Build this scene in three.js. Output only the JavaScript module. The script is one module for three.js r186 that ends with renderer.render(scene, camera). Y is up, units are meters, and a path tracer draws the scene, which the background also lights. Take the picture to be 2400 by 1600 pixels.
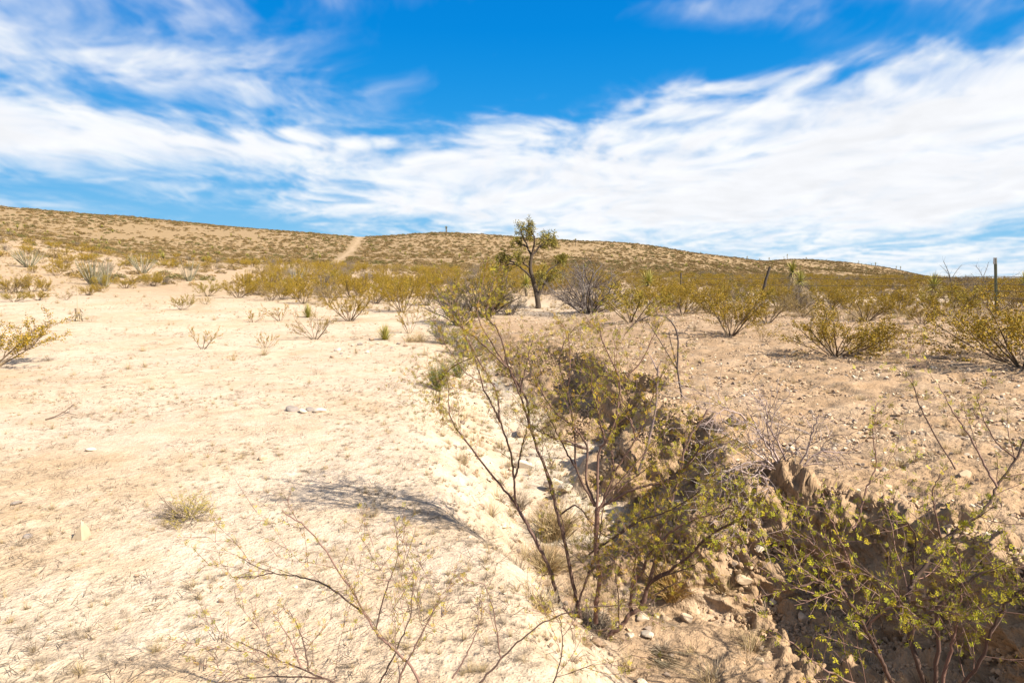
import * as THREE from 'three';
import { mergeGeometries } from 'three/addons/utils/BufferGeometryUtils.js';

// ---------------------------------------------------------------- camera, sky, sun, exposure
const EYE = 1.65, F = 1537, PITCH = Math.atan(145 / F);
const scene = new THREE.Scene();
const camera = new THREE.PerspectiveCamera(2 * Math.atan(800 / F) * 180 / Math.PI, 1.5, 0.05, 12000);
camera.position.set(0, EYE, 0);
camera.rotation.x = -PITCH;
const EXPOSURE = 2.9;
const renderer = new THREE.WebGLRenderer({ antialias: true });
renderer.toneMapping = THREE.LinearToneMapping;
renderer.toneMappingExposure = EXPOSURE;
renderer.shadowMap.enabled = true;

const sun = new THREE.DirectionalLight(new THREE.Color().setRGB(1, 0.91, 0.77), 5);
sun.position.set(0.82, 0.86, 0.48).normalize().multiplyScalar(60);
sun.castShadow = true;
sun.shadow.camera.left = sun.shadow.camera.bottom = -40; sun.shadow.camera.right = sun.shadow.camera.top = 40;
sun.shadow.camera.far = 200; sun.shadow.mapSize.set(4096, 4096);
scene.add(sun);

// ---------------------------------------------------------------- numbers
function rng(seed) { let a = seed >>> 0; return () => { a = (a + 0x6D2B79F5) | 0; let t = Math.imul(a ^ (a >>> 15), 1 | a); t = (t + Math.imul(t ^ (t >>> 7), 61 | t)) ^ t; return ((t ^ (t >>> 14)) >>> 0) / 4294967296; }; }
const clamp = (x, a, b) => x < a ? a : x > b ? b : x;
const lerp = (a, b, t) => a + (b - a) * t;
const sstep = (a, b, x) => { const t = clamp((x - a) / (b - a), 0, 1); return t * t * (3 - 2 * t); };
const PERM = new Uint8Array(512), VAL = new Float32Array(256);
{ const r = rng(77), p = [...Array(256).keys()]; for (let i = 255; i > 0; i--) { const j = Math.floor(r() * (i + 1)); [p[i], p[j]] = [p[j], p[i]]; } for (let i = 0; i < 512; i++) PERM[i] = p[i & 255]; for (let i = 0; i < 256; i++) VAL[i] = r() * 2 - 1; }
function n2(x, y) {   // value noise, -1..1
  const xi = Math.floor(x), yi = Math.floor(y); let u = x - xi, v = y - yi; u = u * u * u * (u * (u * 6 - 15) + 10); v = v * v * v * (v * (v * 6 - 15) + 10);
  const X = xi & 255, Y = yi & 255, a = PERM[X] + Y, b = PERM[(X + 1) & 255] + Y;
  const p = VAL[PERM[a & 255]], q = VAL[PERM[b & 255]], r = VAL[PERM[(a + 1) & 255]], s = VAL[PERM[(b + 1) & 255]];
  return p + (q - p) * u + (r - p + (p - q - r + s) * u) * v;
}
const G3 = [[1, 1, 0], [-1, 1, 0], [1, -1, 0], [-1, -1, 0], [1, 0, 1], [-1, 0, 1], [1, 0, -1], [-1, 0, -1], [0, 1, 1], [0, -1, 1], [0, 1, -1], [0, -1, -1]];
function g3(h, x, y, z) { const g = G3[h % 12]; return g[0] * x + g[1] * y + g[2] * z; }
function n3(x, y, z) {   // gradient noise
  const xi = Math.floor(x), yi = Math.floor(y), zi = Math.floor(z); x -= xi; y -= yi; z -= zi;
  const X = xi & 255, Y = yi & 255, Z = zi & 255, u = x * x * x * (x * (x * 6 - 15) + 10), v = y * y * y * (y * (y * 6 - 15) + 10), w = z * z * z * (z * (z * 6 - 15) + 10);
  const A = PERM[X] + Y, AA = PERM[A] + Z, AB = PERM[A + 1] + Z, B = PERM[X + 1] + Y, BA = PERM[B] + Z, BB = PERM[B + 1] + Z;
  return lerp(lerp(lerp(g3(PERM[AA], x, y, z), g3(PERM[BA], x - 1, y, z), u), lerp(g3(PERM[AB], x, y - 1, z), g3(PERM[BB], x - 1, y - 1, z), u), v),
    lerp(lerp(g3(PERM[AA + 1], x, y, z - 1), g3(PERM[BA + 1], x - 1, y, z - 1), u), lerp(g3(PERM[AB + 1], x, y - 1, z - 1), g3(PERM[BB + 1], x - 1, y - 1, z - 1), u), v), w);
}
const fb2 = (x, y, o) => { let s = 0, a = 0.5; for (let i = 0; i < o; i++) { s += a * n2(x, y); const t = x; x = 1.6 * x + 1.2 * y + 13.7; y = 1.6 * y - 1.2 * t + 7.1; a *= 0.5; } return s; };
function curve(pts) {   // smooth curve through [x, y] pairs (monotone cubic)
  const n = pts.length, m = new Array(n).fill(0), s = [];
  for (let i = 0; i < n - 1; i++) s.push((pts[i + 1][1] - pts[i][1]) / (pts[i + 1][0] - pts[i][0]));
  for (let i = 1; i < n - 1; i++) m[i] = s[i - 1] * s[i] <= 0 ? 0 : 2 / (1 / s[i - 1] + 1 / s[i]);
  m[0] = s[0]; m[n - 1] = s[n - 2];
  return (x) => {
    if (x <= pts[0][0]) return pts[0][1]; if (x >= pts[n - 1][0]) return pts[n - 1][1];
    let i = 0; while (x > pts[i + 1][0]) i++;
    const h = pts[i + 1][0] - pts[i][0], t = (x - pts[i][0]) / h, t2 = t * t, t3 = t2 * t;
    return (2 * t3 - 3 * t2 + 1) * pts[i][1] + (t3 - 2 * t2 + t) * h * m[i] + (-2 * t3 + 3 * t2) * pts[i + 1][1] + (t3 - t2) * h * m[i + 1];
  };
}
const V = (x, y, z) => new THREE.Vector3(x, y, z);
const CP = Math.cos(PITCH), SP = Math.sin(PITCH);
function ray(px, py) { const X = (px - 1200) / F, Y = (800 - py) / F, y = Y * CP - SP, d = CP + Y * SP; return [X / d, y / d]; }   // x and y per metre of depth
const at = (px, py, d) => { const [a, s] = ray(px, py); return V(a * d, EYE + s * d, -d); };
function pixel(p) { const d = -p.z, y = p.y - EYE, zc = d * CP - y * SP, yc = y * CP + d * SP; return [1200 + F * p.x / zc, 800 - F * yc / zc]; }

// ---------------------------------------------------------------- sky: blue air with drifting high cloud
{
  const W = 4096, Hh = 2048, data = new Float32Array(W * Hh * 4);
  const rows = [[0, '4443210013132'], [50, '5453100024112'], [100, '4553100001113'], [150, '3454100000256'], [200, '4355310025679'], [250, '8323410267899'], [300, '9754323667998'],
    [350, '8888766788987'], [400, '4334688899999'], [450, '3233687999999'], [480, '4213788899996'], [520, '4210346898873'], [560, '3210346776544'], [600, '4433567656776'], [650, '4445566666666']];
  const g = rows.map(([, s]) => [...s].map(Number));
  const cub = (a, b, c, d, t) => b + 0.5 * t * (c - a + t * (2 * a - 5 * b + 4 * c - d + t * (3 * (b - c) + d - a)));
  const cover = (px, py) => {
    const u = clamp(px / 200, -1, 13), i = clamp(Math.floor(u), 0, 11), t = clamp(u - i, 0, 1);
    const y = clamp(py, 0, 649); let j = 0; while (y > rows[j + 1][0]) j++;
    const v = (y - rows[j][0]) / (rows[j + 1][0] - rows[j][0]);
    const r = (k) => { const q = g[clamp(k, 0, 14)]; return cub(q[Math.max(i - 1, 0)], q[i], q[i + 1], q[Math.min(i + 2, 12)], t); };
    return cub(r(j - 1), r(j), r(j + 1), r(j + 2), v) / 9;
  };
  const lin = (c) => c <= 0.04045 ? c / 12.92 : ((c + 0.055) / 1.055) ** 2.4;
  const air = [[0, 152, 206, 240], [3, 140, 202, 241], [8, 96, 180, 238], [14, 40, 155, 232], [20, 8, 138, 224], [28, 0, 124, 214], [50, 6, 108, 194], [90, 10, 100, 182]];
  const airAt = (el, k) => { let i = 0; while (i < 6 && el > air[i + 1][0]) i++; const t = clamp((el - air[i][0]) / (air[i + 1][0] - air[i][0]), 0, 1); return lin(lerp(air[i][k], air[i + 1][k], t) / 255); };
  for (let j = 0; j < Hh; j++) {
    const el = ((j + 0.5) / Hh - 0.5) * Math.PI, e = Math.max(el, 0), sy = Math.sin(el), cy = Math.cos(el), deg = e * 180 / Math.PI;
    const A = [airAt(deg, 1), airAt(deg, 2), airAt(deg, 3)];
    for (let i = 0; i < W; i++) {
      const o = (j * W + i) * 4; let al = 0, tone = 1;
      if (el > -0.02) {
        const th = ((i + 0.5) / W - 0.5) * 2 * Math.PI, x = cy * Math.cos(th), z = cy * Math.sin(th), q = 1 / (Math.max(sy, 0) + 0.1);
        const P = x * q, Q = -z * q;
        // drift of the noise: a slow warp, then fibres drawn out along one heading
        const wx = fb2(P * 1.1 + 3, Q * 1.1, 3), wy = fb2(P * 1.1 + 40, Q * 1.1 + 9, 3);
        const px0 = P + 0.3 * wx, py0 = Q + 0.3 * wy;
        const f1 = fb2(px0 * 3.2 + py0 * 0.7, py0 * 1.2 - px0 * 0.3, 6), f2 = fb2(px0 * 8 + py0 * 1.4 + 5, py0 * 3.4 - px0, 6), f3 = fb2(px0 * 6, py0 * 6 + 30, 7), f4 = 0.5 - Math.abs(fb2(px0 * 13 - py0 * 2 + 9, py0 * 6 + 2, 5)) * 1.9;
        let c = 0.5 + 0.5 * fb2(P * 0.9 + 20, Q * 0.9 + 4, 3);
        const front = -z / Math.max(cy, 1e-6);
        if (front > 0.3) {
          const [px, py] = pixel(V(x * 100, EYE + sy * 100, z * 100));
          const w = sstep(-700, -100, px) * (1 - sstep(2500, 3100, px)) * sstep(-700, -80, py);
          if (w > 0) c = lerp(c, cover(px + 95 * wx + 40 * f3, py + 36 * wy + 24 * f3), w);
        }
        const n = 0.5 * f1 + 0.5 * f2 + 0.62 * f3 + 0.2 * f4;
        const dens = c + (0.12 + 0.5 * (c > 0 ? Math.min(c, 1) * (1.06 - Math.min(c, 1)) * 2.9 : 0)) * n - 0.06;
        al = clamp(dens * 1.06, 0, 1) ** 1.35; al = 0.55 * al + 0.45 * sstep(0.1, 0.9, dens);
        tone = 0.98 + 0.12 * f3 + 0.10 * (1 - sstep(0.75, 1.15, dens));
      }
      const cl = [0.9 * tone, 0.915 * tone, 0.95 * tone];
      for (let k = 0; k < 3; k++) data[o + k] = lerp(A[k], Math.min(cl[k], 1.02), al) / EXPOSURE;
      data[o + 3] = 1;
    }
  }
  const t = new THREE.DataTexture(data, W, Hh, THREE.RGBAFormat, THREE.FloatType);
  t.mapping = THREE.EquirectangularReflectionMapping; t.magFilter = t.minFilter = THREE.LinearFilter; t.needsUpdate = true;
  scene.background = t; scene.environment = t;
}

// ---------------------------------------------------------------- terrain heights
// columns: bearing (as a picture column), then depth and the height there (as the picture row it is seen at)
const COLS = [
  [-600, [[12, 868], [20, 770], [30, 705], [45, 650], [70, 580], [100, 545], [150, 520], [210, 470]]],
  [0, [[12, 868], [20, 768], [30, 706], [45, 655], [70, 592], [95, 556], [150, 536], [210, 489]]],
  [300, [[12, 868], [20, 770], [30, 712], [45, 672], [75, 614], [110, 592], [160, 565], [230, 510]]],
  [550, [[12, 868], [20, 773], [30, 718], [50, 668], [90, 622], [130, 604], [170, 580], [245, 533]]],
  [850, [[12, 868], [20, 775], [30, 722], [60, 660], [100, 626], [140, 606], [180, 587], [250, 557]]],
  [1050, [[12, 868], [20, 775], [30, 722], [60, 662], [100, 632], [140, 612], [180, 588], [250, 549]]],
  [1300, [[12, 868], [20, 776], [30, 725], [60, 668], [100, 640], [150, 620], [190, 599], [260, 564]]],
  [1500, [[12, 800], [20, 745], [30, 708], [60, 668], [100, 646], [150, 630], [200, 608], [270, 574]]],
  [1700, [[12, 785], [20, 735], [30, 702], [60, 670], [100, 652], [160, 640], [220, 624], [300, 605]]],
  [1870, [[12, 785], [20, 735], [30, 702], [60, 670], [100, 656], [200, 646], [300, 623], [380, 609]]],
  [2050, [[12, 785], [20, 733], [30, 700], [60, 670], [100, 658], [200, 654], [300, 637], [380, 624]]],
  [2200, [[12, 785], [20, 733], [30, 700], [60, 670], [100, 660], [200, 657], [300, 655], [400, 651]]],
  [2400, [[12, 785], [20, 733], [30, 700], [60, 671], [100, 662], [200, 659], [400, 657]]],
  [3200, [[12, 785], [20, 733], [30, 700], [60, 671], [100, 662], [200, 659], [400, 657]]]];
const LD0 = Math.log(12), LDS = (Math.log(700) - LD0) / 239;
const colA = COLS.map(([px]) => (px - 1200) / F);
const colH = COLS.map(([, pts]) => {
  const p = pts.map(([d, py]) => [Math.log(d), EYE + ray(1200, py)[1] * d]); const last = p[p.length - 1];
  p.push([last[0] + 0.25, last[1] - 0.02 * Math.exp(last[0]) * 0.3], [last[0] + 0.9, last[1] * 0.75 + 0.2]);
  const c = curve(p); return Float64Array.from({ length: 240 }, (_, i) => c(LD0 + i * LDS));
});
function far(x, d) {
  const a = clamp(x / d, colA[0], colA[colA.length - 1] - 1e-6), q = clamp((Math.log(d) - LD0) / LDS, 0, 238.99), qi = Math.floor(q), qt = q - qi;
  let i = 0; while (a >= colA[i + 1]) i++;
  const h = (k) => { const c = colH[clamp(k, 0, colH.length - 1)]; return c[qi] + (c[qi + 1] - c[qi]) * qt; };
  const t = (a - colA[i]) / (colA[i + 1] - colA[i]), b = h(i), c = h(i + 1), w = colA[i + 1] - colA[i];
  const m0 = i ? (c - h(i - 1)) / (colA[i + 1] - colA[i - 1]) * w : c - b, m1 = i + 2 < colA.length ? (h(i + 2) - b) / (colA[i + 2] - colA[i]) * w : c - b;
  const t2 = t * t, t3 = t2 * t;
  return (2 * t3 - 3 * t2 + 1) * b + (t3 - 2 * t2 + t) * m0 + (-2 * t3 + 3 * t2) * c + (t3 - t2) * m1;
}
const rimL = curve([[-6, 1.1], [0, 0.6], [2.7, 0.08], [3.35, -0.11], [4.2, -0.33], [5.3, -0.69], [7, -1.05], [10.4, -1.56], [16, -2.2], [24, -2.7], [40, -3]]);
const rimR = curve([[-6, 3.8], [0, 3.1], [2, 2.95], [3, 2.5], [3.6, 2.45], [4.1, 2.3], [4.7, 1.7], [5, 1.62], [5.8, 1.9], [6.15, 2.0], [6.75, 1.5], [7.2, 1.5], [8, 1.85], [8.7, 1.9], [9.3, 1.35], [10, 1.25], [11, 1.3], [12, 0.75], [14, 0.4], [18, -0.4], [24, -1.2], [40, -1.8]]);
const bedZ = curve([[-4, -0.6], [2.5, -0.62], [4.5, -0.64], [7, -0.62], [9, -0.6], [11, -0.48], [14, -0.28], [18, -0.08], [22, 0], [40, 0]]);
const slopeW = curve([[0, 0.9], [3, 0.85], [5, 1.0], [8, 1.4], [12, 1.3], [20, 1.0], [30, 1]]);
const xrAt = (d, y = 0) => rimR(d + 0.12 * n2(d * 1.7, 3.3)) + 0.13 * n2(d * 2.3 + 9, 5.1) + 0.045 * n2(d * 5.3, 1.3);
const xlAt = (d) => rimL(d) + 0.08 * n2(d * 1.1 + 2, 8.7) + 0.04 * n2(d * 3.1, 2.2);
const slumpC = curve([[0, 0.6], [2, 0.4], [2.8, 0.1], [3.3, 0], [4.2, 0], [4.5, 0.8], [4.8, 0.85], [5.1, 0.1], [6.2, 0], [6.6, 0.75], [7.1, 0.75], [7.5, 0], [9.0, 0], [9.6, 0.3], [10.6, 0.2], [12, 0.8], [14, 1], [40, 1]]);
const slump = (d) => clamp(slumpC(d) + 0.18 * n2(d * 3.1, 9.4), 0, 1);
function hBase(x, z) {
  const d = -z;
  const wf = sstep(11, 22, d), T = wf > 0 ? far(x, Math.max(d, 12)) : 0;
  const swell = 0.06 * fb2(x * 0.35 + 4, z * 0.35, 2) * sstep(1, 4, d);
  const L = lerp(0, T, wf) + swell + 0.05 * Math.exp(-(((x - xlAt(d)) / 0.9) ** 2)) * n2(d * 0.6, 7.7);
  const R = lerp(0.20 + 0.026 * clamp(d - 3, -3, 12) + 0.03 * clamp(x - 2, 0, 6), T, wf) + swell;
  const xl = xlAt(d), xr = xrAt(d), w = slopeW(Math.max(d, 0));
  let cut = bedZ(d) * sstep(-0.05, 1, (x - xl) / w) * (1 - sstep(24, 27, d));
  const sl = slump(d), wall = lerp(sstep(xr - 0.14, xr + 0.13, x), sstep(xr - 1.2, xr + 0.2 + 0.06 * Math.max(d - 9, 0), x), sl);
  if (cut > -1e-4) cut = 0;
  let h = lerp(L + cut, R, wall);
  // slumped earth at the foot of the wall
  if (wall < 1 && d < 20) h += 0.2 * sstep(xr - 0.8, xr - 0.1, x) * (1 - wall) * (0.7 + 0.7 * n2(d * 1.9 + 3, 6.1)) * (1 - sstep(14, 20, d));
  if (d > 40) h += 0.25 * fb2(x * 0.05, z * 0.05, 3) * sstep(40, 80, d) + (d < 420 ? 0.9 * fb2(x * 0.018 + 3, z * 0.018, 2) * sstep(90, 150, d) : 0);
  return h;
}
// where each kind of earth lies: returns [sand, stony, cut earth, white bed]
function zones(x, z) {
  const d = -z, xl = xlAt(d), xr = xrAt(d), w = slopeW(Math.max(d, 0)), near = 1 - sstep(22, 28, d);
  const wob = 0.25 * fb2(x * 2.1, z * 2.1 + 3, 3);
  const right = sstep(xr + 0.0, xr + 0.25, x) * near;
  const cut = sstep(xr - 1.0 + wob, xr - 0.6 + wob, x) * (1 - sstep(xr + 0.18, xr + 0.34, x + wob * 0.4)) * near;
  const bed = sstep(xl + w * 0.7, xl + w * 1.0, x + wob * 0.5) * (1 - sstep(xr - 0.9, xr - 0.5, x + wob)) * near;
  return [right, cut, bed];
}
const trackX = (d) => { const px = curve([[25, 470], [45, 500], [70, 560], [92, 640], [104, 772], [140, 802], [250, 850], [400, 850]])(d); return (px - 1200) / F * d; };
function ground(px, py) {   // where a sight line meets the earth
  const [a, s] = ray(px, py); let d = 0.8, p = 0.5;
  while (d < 3000) { if (EYE + s * d < hBase(a * d, -d)) break; p = d; d *= 1.012; }
  for (let k = 0; k < 14; k++) { const m = (p + d) / 2; if (EYE + s * m < hBase(a * m, -m)) d = m; else p = m; }
  return V(a * d, hBase(a * d, -d), -d);
}

// ---------------------------------------------------------------- textures
function tileNoise(N, cells, seed) {   // seamless value noise on an N x N tile
  const r = rng(seed), g = new Float32Array(cells * cells).map(() => r()), o = new Float32Array(N * N);
  for (let j = 0; j < N; j++) for (let i = 0; i < N; i++) {
    const x = i / N * cells, y = j / N * cells, xi = Math.floor(x), yi = Math.floor(y); let u = x - xi, v = y - yi; u = u * u * (3 - 2 * u); v = v * v * (3 - 2 * v);
    const x1 = (xi + 1) % cells, y1 = (yi + 1) % cells;
    o[j * N + i] = lerp(lerp(g[yi * cells + xi], g[yi * cells + x1], u), lerp(g[y1 * cells + xi], g[y1 * cells + x1], u), v);
  }
  return o;
}
function tex(N, f, srgb) {
  const d = new Uint8Array(N * N * 4);
  for (let k = 0; k < N * N; k++) { const c = f(k); d[4 * k] = clamp(c[0] * 255, 0, 255); d[4 * k + 1] = clamp(c[1] * 255, 0, 255); d[4 * k + 2] = clamp(c[2] * 255, 0, 255); d[4 * k + 3] = 255; }
  const t = new THREE.DataTexture(d, N, N); t.wrapS = t.wrapT = THREE.RepeatWrapping; t.magFilter = THREE.LinearFilter; t.minFilter = THREE.LinearMipmapLinearFilter; t.generateMipmaps = true;
  if (srgb) t.colorSpace = THREE.SRGBColorSpace; t.needsUpdate = true; return t;
}
const TN = 1024;
const tA = tileNoise(TN, 512, 1), tB = tileNoise(TN, 200, 2), tC = tileNoise(TN, 70, 3), tD = tileNoise(TN, 18, 4), tE = tileNoise(TN, 320, 5);
const speck = new Float32Array(TN * TN);   // grit and crumbs of dry litter
{ const r = rng(9); for (let n = 0; n < 5200; n++) { const cx = r() * TN, cy = r() * TN, a = 0.6 + r() * r() * 3.2, b = a * (0.35 + 0.6 * r()), th = r() * 3.14, s = r() < 0.55 ? -1 : 1, c = Math.cos(th), q = Math.sin(th), R = Math.ceil(a + 1);
  for (let j = -R; j <= R; j++) for (let i = -R; i <= R; i++) { const u = (i * c + j * q) / a, v = (-i * q + j * c) / b, e = u * u + v * v; if (e < 1.3) speck[((Math.floor(cy) + j + TN) % TN) * TN + (Math.floor(cx) + i + TN) % TN] = s * (1.3 - e) * (0.4 + 0.6 * r()); } } }
const soilMap = tex(TN, (k) => { const g = 0.9 + 0.10 * (tA[k] - 0.5) + 0.10 * (tB[k] - 0.5) + 0.08 * (tC[k] - 0.5) + 0.05 * (tD[k] - 0.5) + (speck[k] < 0 ? 0.30 * speck[k] : 0.10 * speck[k]); const w = 0.03 * (tD[k] - 0.5) + (speck[k] < 0 ? 0.05 * speck[k] : 0); return [g, g + w * 0.5, g + w * 1.3]; }, true);
const soilBump = tex(TN, (k) => { const g = 0.5 + 0.16 * (tA[k] - 0.5) + 0.35 * (tB[k] - 0.5) + 0.5 * (tC[k] - 0.5) + 0.25 * Math.abs(speck[k]) + 0.25 * (tE[k] > 0.72 ? tE[k] - 0.72 : 0); return [g, g, g]; }, false);

// ---------------------------------------------------------------- ground sheet
const SOIL = { sand: [0.60, 0.475, 0.36], sand2: [0.52, 0.38, 0.245], pale: [0.64, 0.53, 0.39], stony: [0.375, 0.252, 0.15], bed: [0.62, 0.53, 0.41], flat: [0.375, 0.26, 0.15], hill: [0.315, 0.22, 0.12], track: [0.45, 0.33, 0.205] };
const mixc = (a, b, t) => [lerp(a[0], b[0], t), lerp(a[1], b[1], t), lerp(a[2], b[2], t)];
{
  const ds = []; for (let d = -45; d < -2; d += 2.2) ds.push(d); for (let d = -2; d < 1.7; d += 0.075) ds.push(d);
  for (let d = 1.7; d < 520; d *= (d > 4.1 && d < 4.85) || (d > 6.15 && d < 6.85) ? 1.0028 : d > 8.7 && d < 9.4 ? 1.004 : d > 40 ? 1.0078 : 1.0068) ds.push(d); for (let d = 520; d < 9000; d *= 1.16) ds.push(d);
  const NC = 800, NR = ds.length, pos = new Float32Array(NC * NR * 3), col = new Float32Array(NC * NR * 3), uv = new Float32Array(NC * NR * 2);
  const M = 900, cum = new Float64Array(M + 1), hx = new Float64Array(M + 1);
  for (let j = 0; j < NR; j++) {
    const d = ds[j], z = -d, view = 0.95 * Math.max(d, 0.6) + 0.8, ext = 90 + 1.7 * Math.abs(d), q = Math.asinh(ext / 0.9);
    // samples dense where the picture is and where the section is steep
    let prev = 0; const xi = (k) => { const u = k / M * 2 - 1; return 1.0 * Math.sign(u) * (Math.exp(Math.abs(u) * Math.log(1 + ext)) - 1) + 0.8 * (1 - Math.abs(u)); };
    const cell = 0.0029 * Math.max(d, 1.5) + 0.003; let arc = 0;
    for (let k = 0; k <= M; k++) {
      const x = xi(k), h = d < 30 ? hBase(x, z) : 0;
      if (k) { const dx = x - hx[k - 1], dh = d < 30 ? h - prev : 0, o = Math.max(0, Math.abs((x + hx[k - 1]) / 2) - view); cum[k] = cum[k - 1] + Math.hypot(dx, 1.0 * dh) / (cell + 0.12 * o + (o > 0 ? 0.02 * d : 0)); } else cum[0] = 0;
      hx[k] = x; prev = h;
    }
    let k = 0, px = 0, ph = 0;
    for (let i = 0; i < NC; i++) {
      const want = cum[M] * i / (NC - 1); while (k < M - 1 && cum[k + 1] < want) k++;
      const t = (want - cum[k]) / Math.max(cum[k + 1] - cum[k], 1e-9), x = lerp(hx[k], hx[k + 1], clamp(t, 0, 1));
      let h = hBase(x, z); const o = j * NC + i;
      if (i && x > xlAt(d) - 0.4 && d < 30) arc += Math.hypot(x - px, clamp(h - ph, -1, 1)) - (x - px); px = x; ph = h;
      let X = x, Y = h, Z = z;
      const e = 0.02 + 0.002 * Math.max(d, 0), gx = (hBase(x + e, z) - hBase(x - e, z)) / (2 * e), gz = (hBase(x, z + e) - hBase(x, z - e)) / (2 * e), gl = Math.hypot(gx, 1, gz);
      const zn = zones(x, z), [right, cut, bed] = zn, steep = sstep(0.8, 2.2, Math.hypot(gx, gz));
      if (d < 60) {
        const rough = Math.max(cut, steep), st = Math.max(right, bed * 0.8);
        const c1 = cell * 3; const oct = (w) => sstep(c1 * 0.7, c1 * 1.6, w);   // leave out lumps finer than the mesh
        let n = 0;
        n += (0.012 + 0.026 * st + 0.045 * rough) * n3(x * 2.6, h * 2.6, z * 2.6) * oct(0.4);
        n += (0.006 + 0.03 * st + 0.11 * rough) * n3(x * 6.1 + 5, h * 6.1, z * 6.1) * oct(0.16);
        n += (0.004 + 0.034 * st + 0.11 * rough) * (0.35 - Math.abs(n3(x * 13 + 2, h * 13, z * 13))) * oct(0.077);
        n += (0.0025 + 0.018 * st + 0.09 * rough) * (0.35 - Math.abs(n3(x * 27, h * 27 + 8, z * 27))) * oct(0.037);
        n += (0.0012 + 0.008 * st + 0.03 * rough) * n3(x * 52, h * 52 + 8, z * 52) * oct(0.02);
        const rill = (1 - right) * sstep(0.25, 0.6, Math.abs(gx)) * (1 - cut); n += rill * 0.03 * n3(z * 5 + x * 1.2, x * 1.3, 4.4);
        X += -gx / gl * n; Y += 1 / gl * n; Z += -gz / gl * n;
      }
      pos[3 * o] = X; pos[3 * o + 1] = Y; pos[3 * o + 2] = Z;
      // earth colours
      const m = fb2(x * 0.55 + 9, z * 0.55, 4), m2 = fb2(x * 2.7, z * 2.7 + 50, 3), m3 = fb2(x * 9, z * 9 + 20, 2);
      let c = mixc(SOIL.sand, SOIL.sand2, clamp(0.32 + 0.9 * m + 0.6 * m2, 0, 1)); c = mixc(c, SOIL.pale, clamp(0.9 * fb2(x * 0.9 + 70, z * 0.9, 3) + 0.5 * m3, 0, 0.8));
      c = mixc(c, SOIL.stony, right * (0.9 + 0.3 * m2)); c = mixc(c, SOIL.bed, bed * clamp(0.55 + 1.3 * m2, 0, 1) * sstep(5.0, 6.4, d + 2 * m2)); c = mixc(c, SOIL.stony, bed * (1 - sstep(5.0, 6.4, d + 2 * m2)) * 0.85);
      c = mixc(c, SOIL.stony, clamp(cut * (0.95 + 0.3 * m3), 0, 1));
      if (d > 24) { c = mixc(c, mixc(SOIL.flat, SOIL.sand2, clamp(0.4 + m2, 0, 1)), sstep(26, 45, d) * 0.8); c = mixc(c, SOIL.hill, sstep(75, 120, d)); }
      if (d > 22) { const tw = 0.4 + 0.0016 * d, off = Math.abs(x - trackX(d) - 0.4 * n2(d * 0.1, 1.5)); c = mixc(c, SOIL.track, (1 - sstep(tw * 0.7, tw * 1.5, off + m2)) * (0.7 + 0.5 * m3) * sstep(22, 30, d)); }
      const s = 1 + 0.10 * m3; col[3 * o] = c[0] * s; col[3 * o + 1] = c[1] * s; col[3 * o + 2] = c[2] * s;
      uv[2 * o] = (x + arc) / 1.7; uv[2 * o + 1] = (z + 0.15 * n2(x * 0.2, z * 0.2)) / 1.7;
    }
  }
  const idx = new Uint32Array((NC - 1) * (NR - 1) * 6); let n = 0;
  for (let j = 0; j < NR - 1; j++) for (let i = 0; i < NC - 1; i++) { const a = j * NC + i, b = a + 1, c = a + NC, d = c + 1; idx[n++] = a; idx[n++] = b; idx[n++] = c; idx[n++] = b; idx[n++] = d; idx[n++] = c; }
  const g = new THREE.BufferGeometry();
  g.setAttribute('position', new THREE.BufferAttribute(pos, 3)); g.setAttribute('color', new THREE.BufferAttribute(col, 3)); g.setAttribute('uv', new THREE.BufferAttribute(uv, 2)); g.setIndex(new THREE.BufferAttribute(idx, 1)); g.computeVertexNormals();
  const ground_ = new THREE.Mesh(g, new THREE.MeshPhysicalMaterial({ color: new THREE.Color().setRGB(0.78, 0.78, 0.78), vertexColors: true, specularIntensity: 0.3, map: soilMap, bumpMap: soilBump, bumpScale: 0.012, roughness: 0.97 }));
  ground_.name = 'ground'; ground_.receiveShadow = ground_.castShadow = true; ground_.userData = { kind: 'structure', label: 'pale sandy desert ground with an eroded gully and a low hill', category: 'ground' };
  scene.add(ground_);
}

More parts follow.
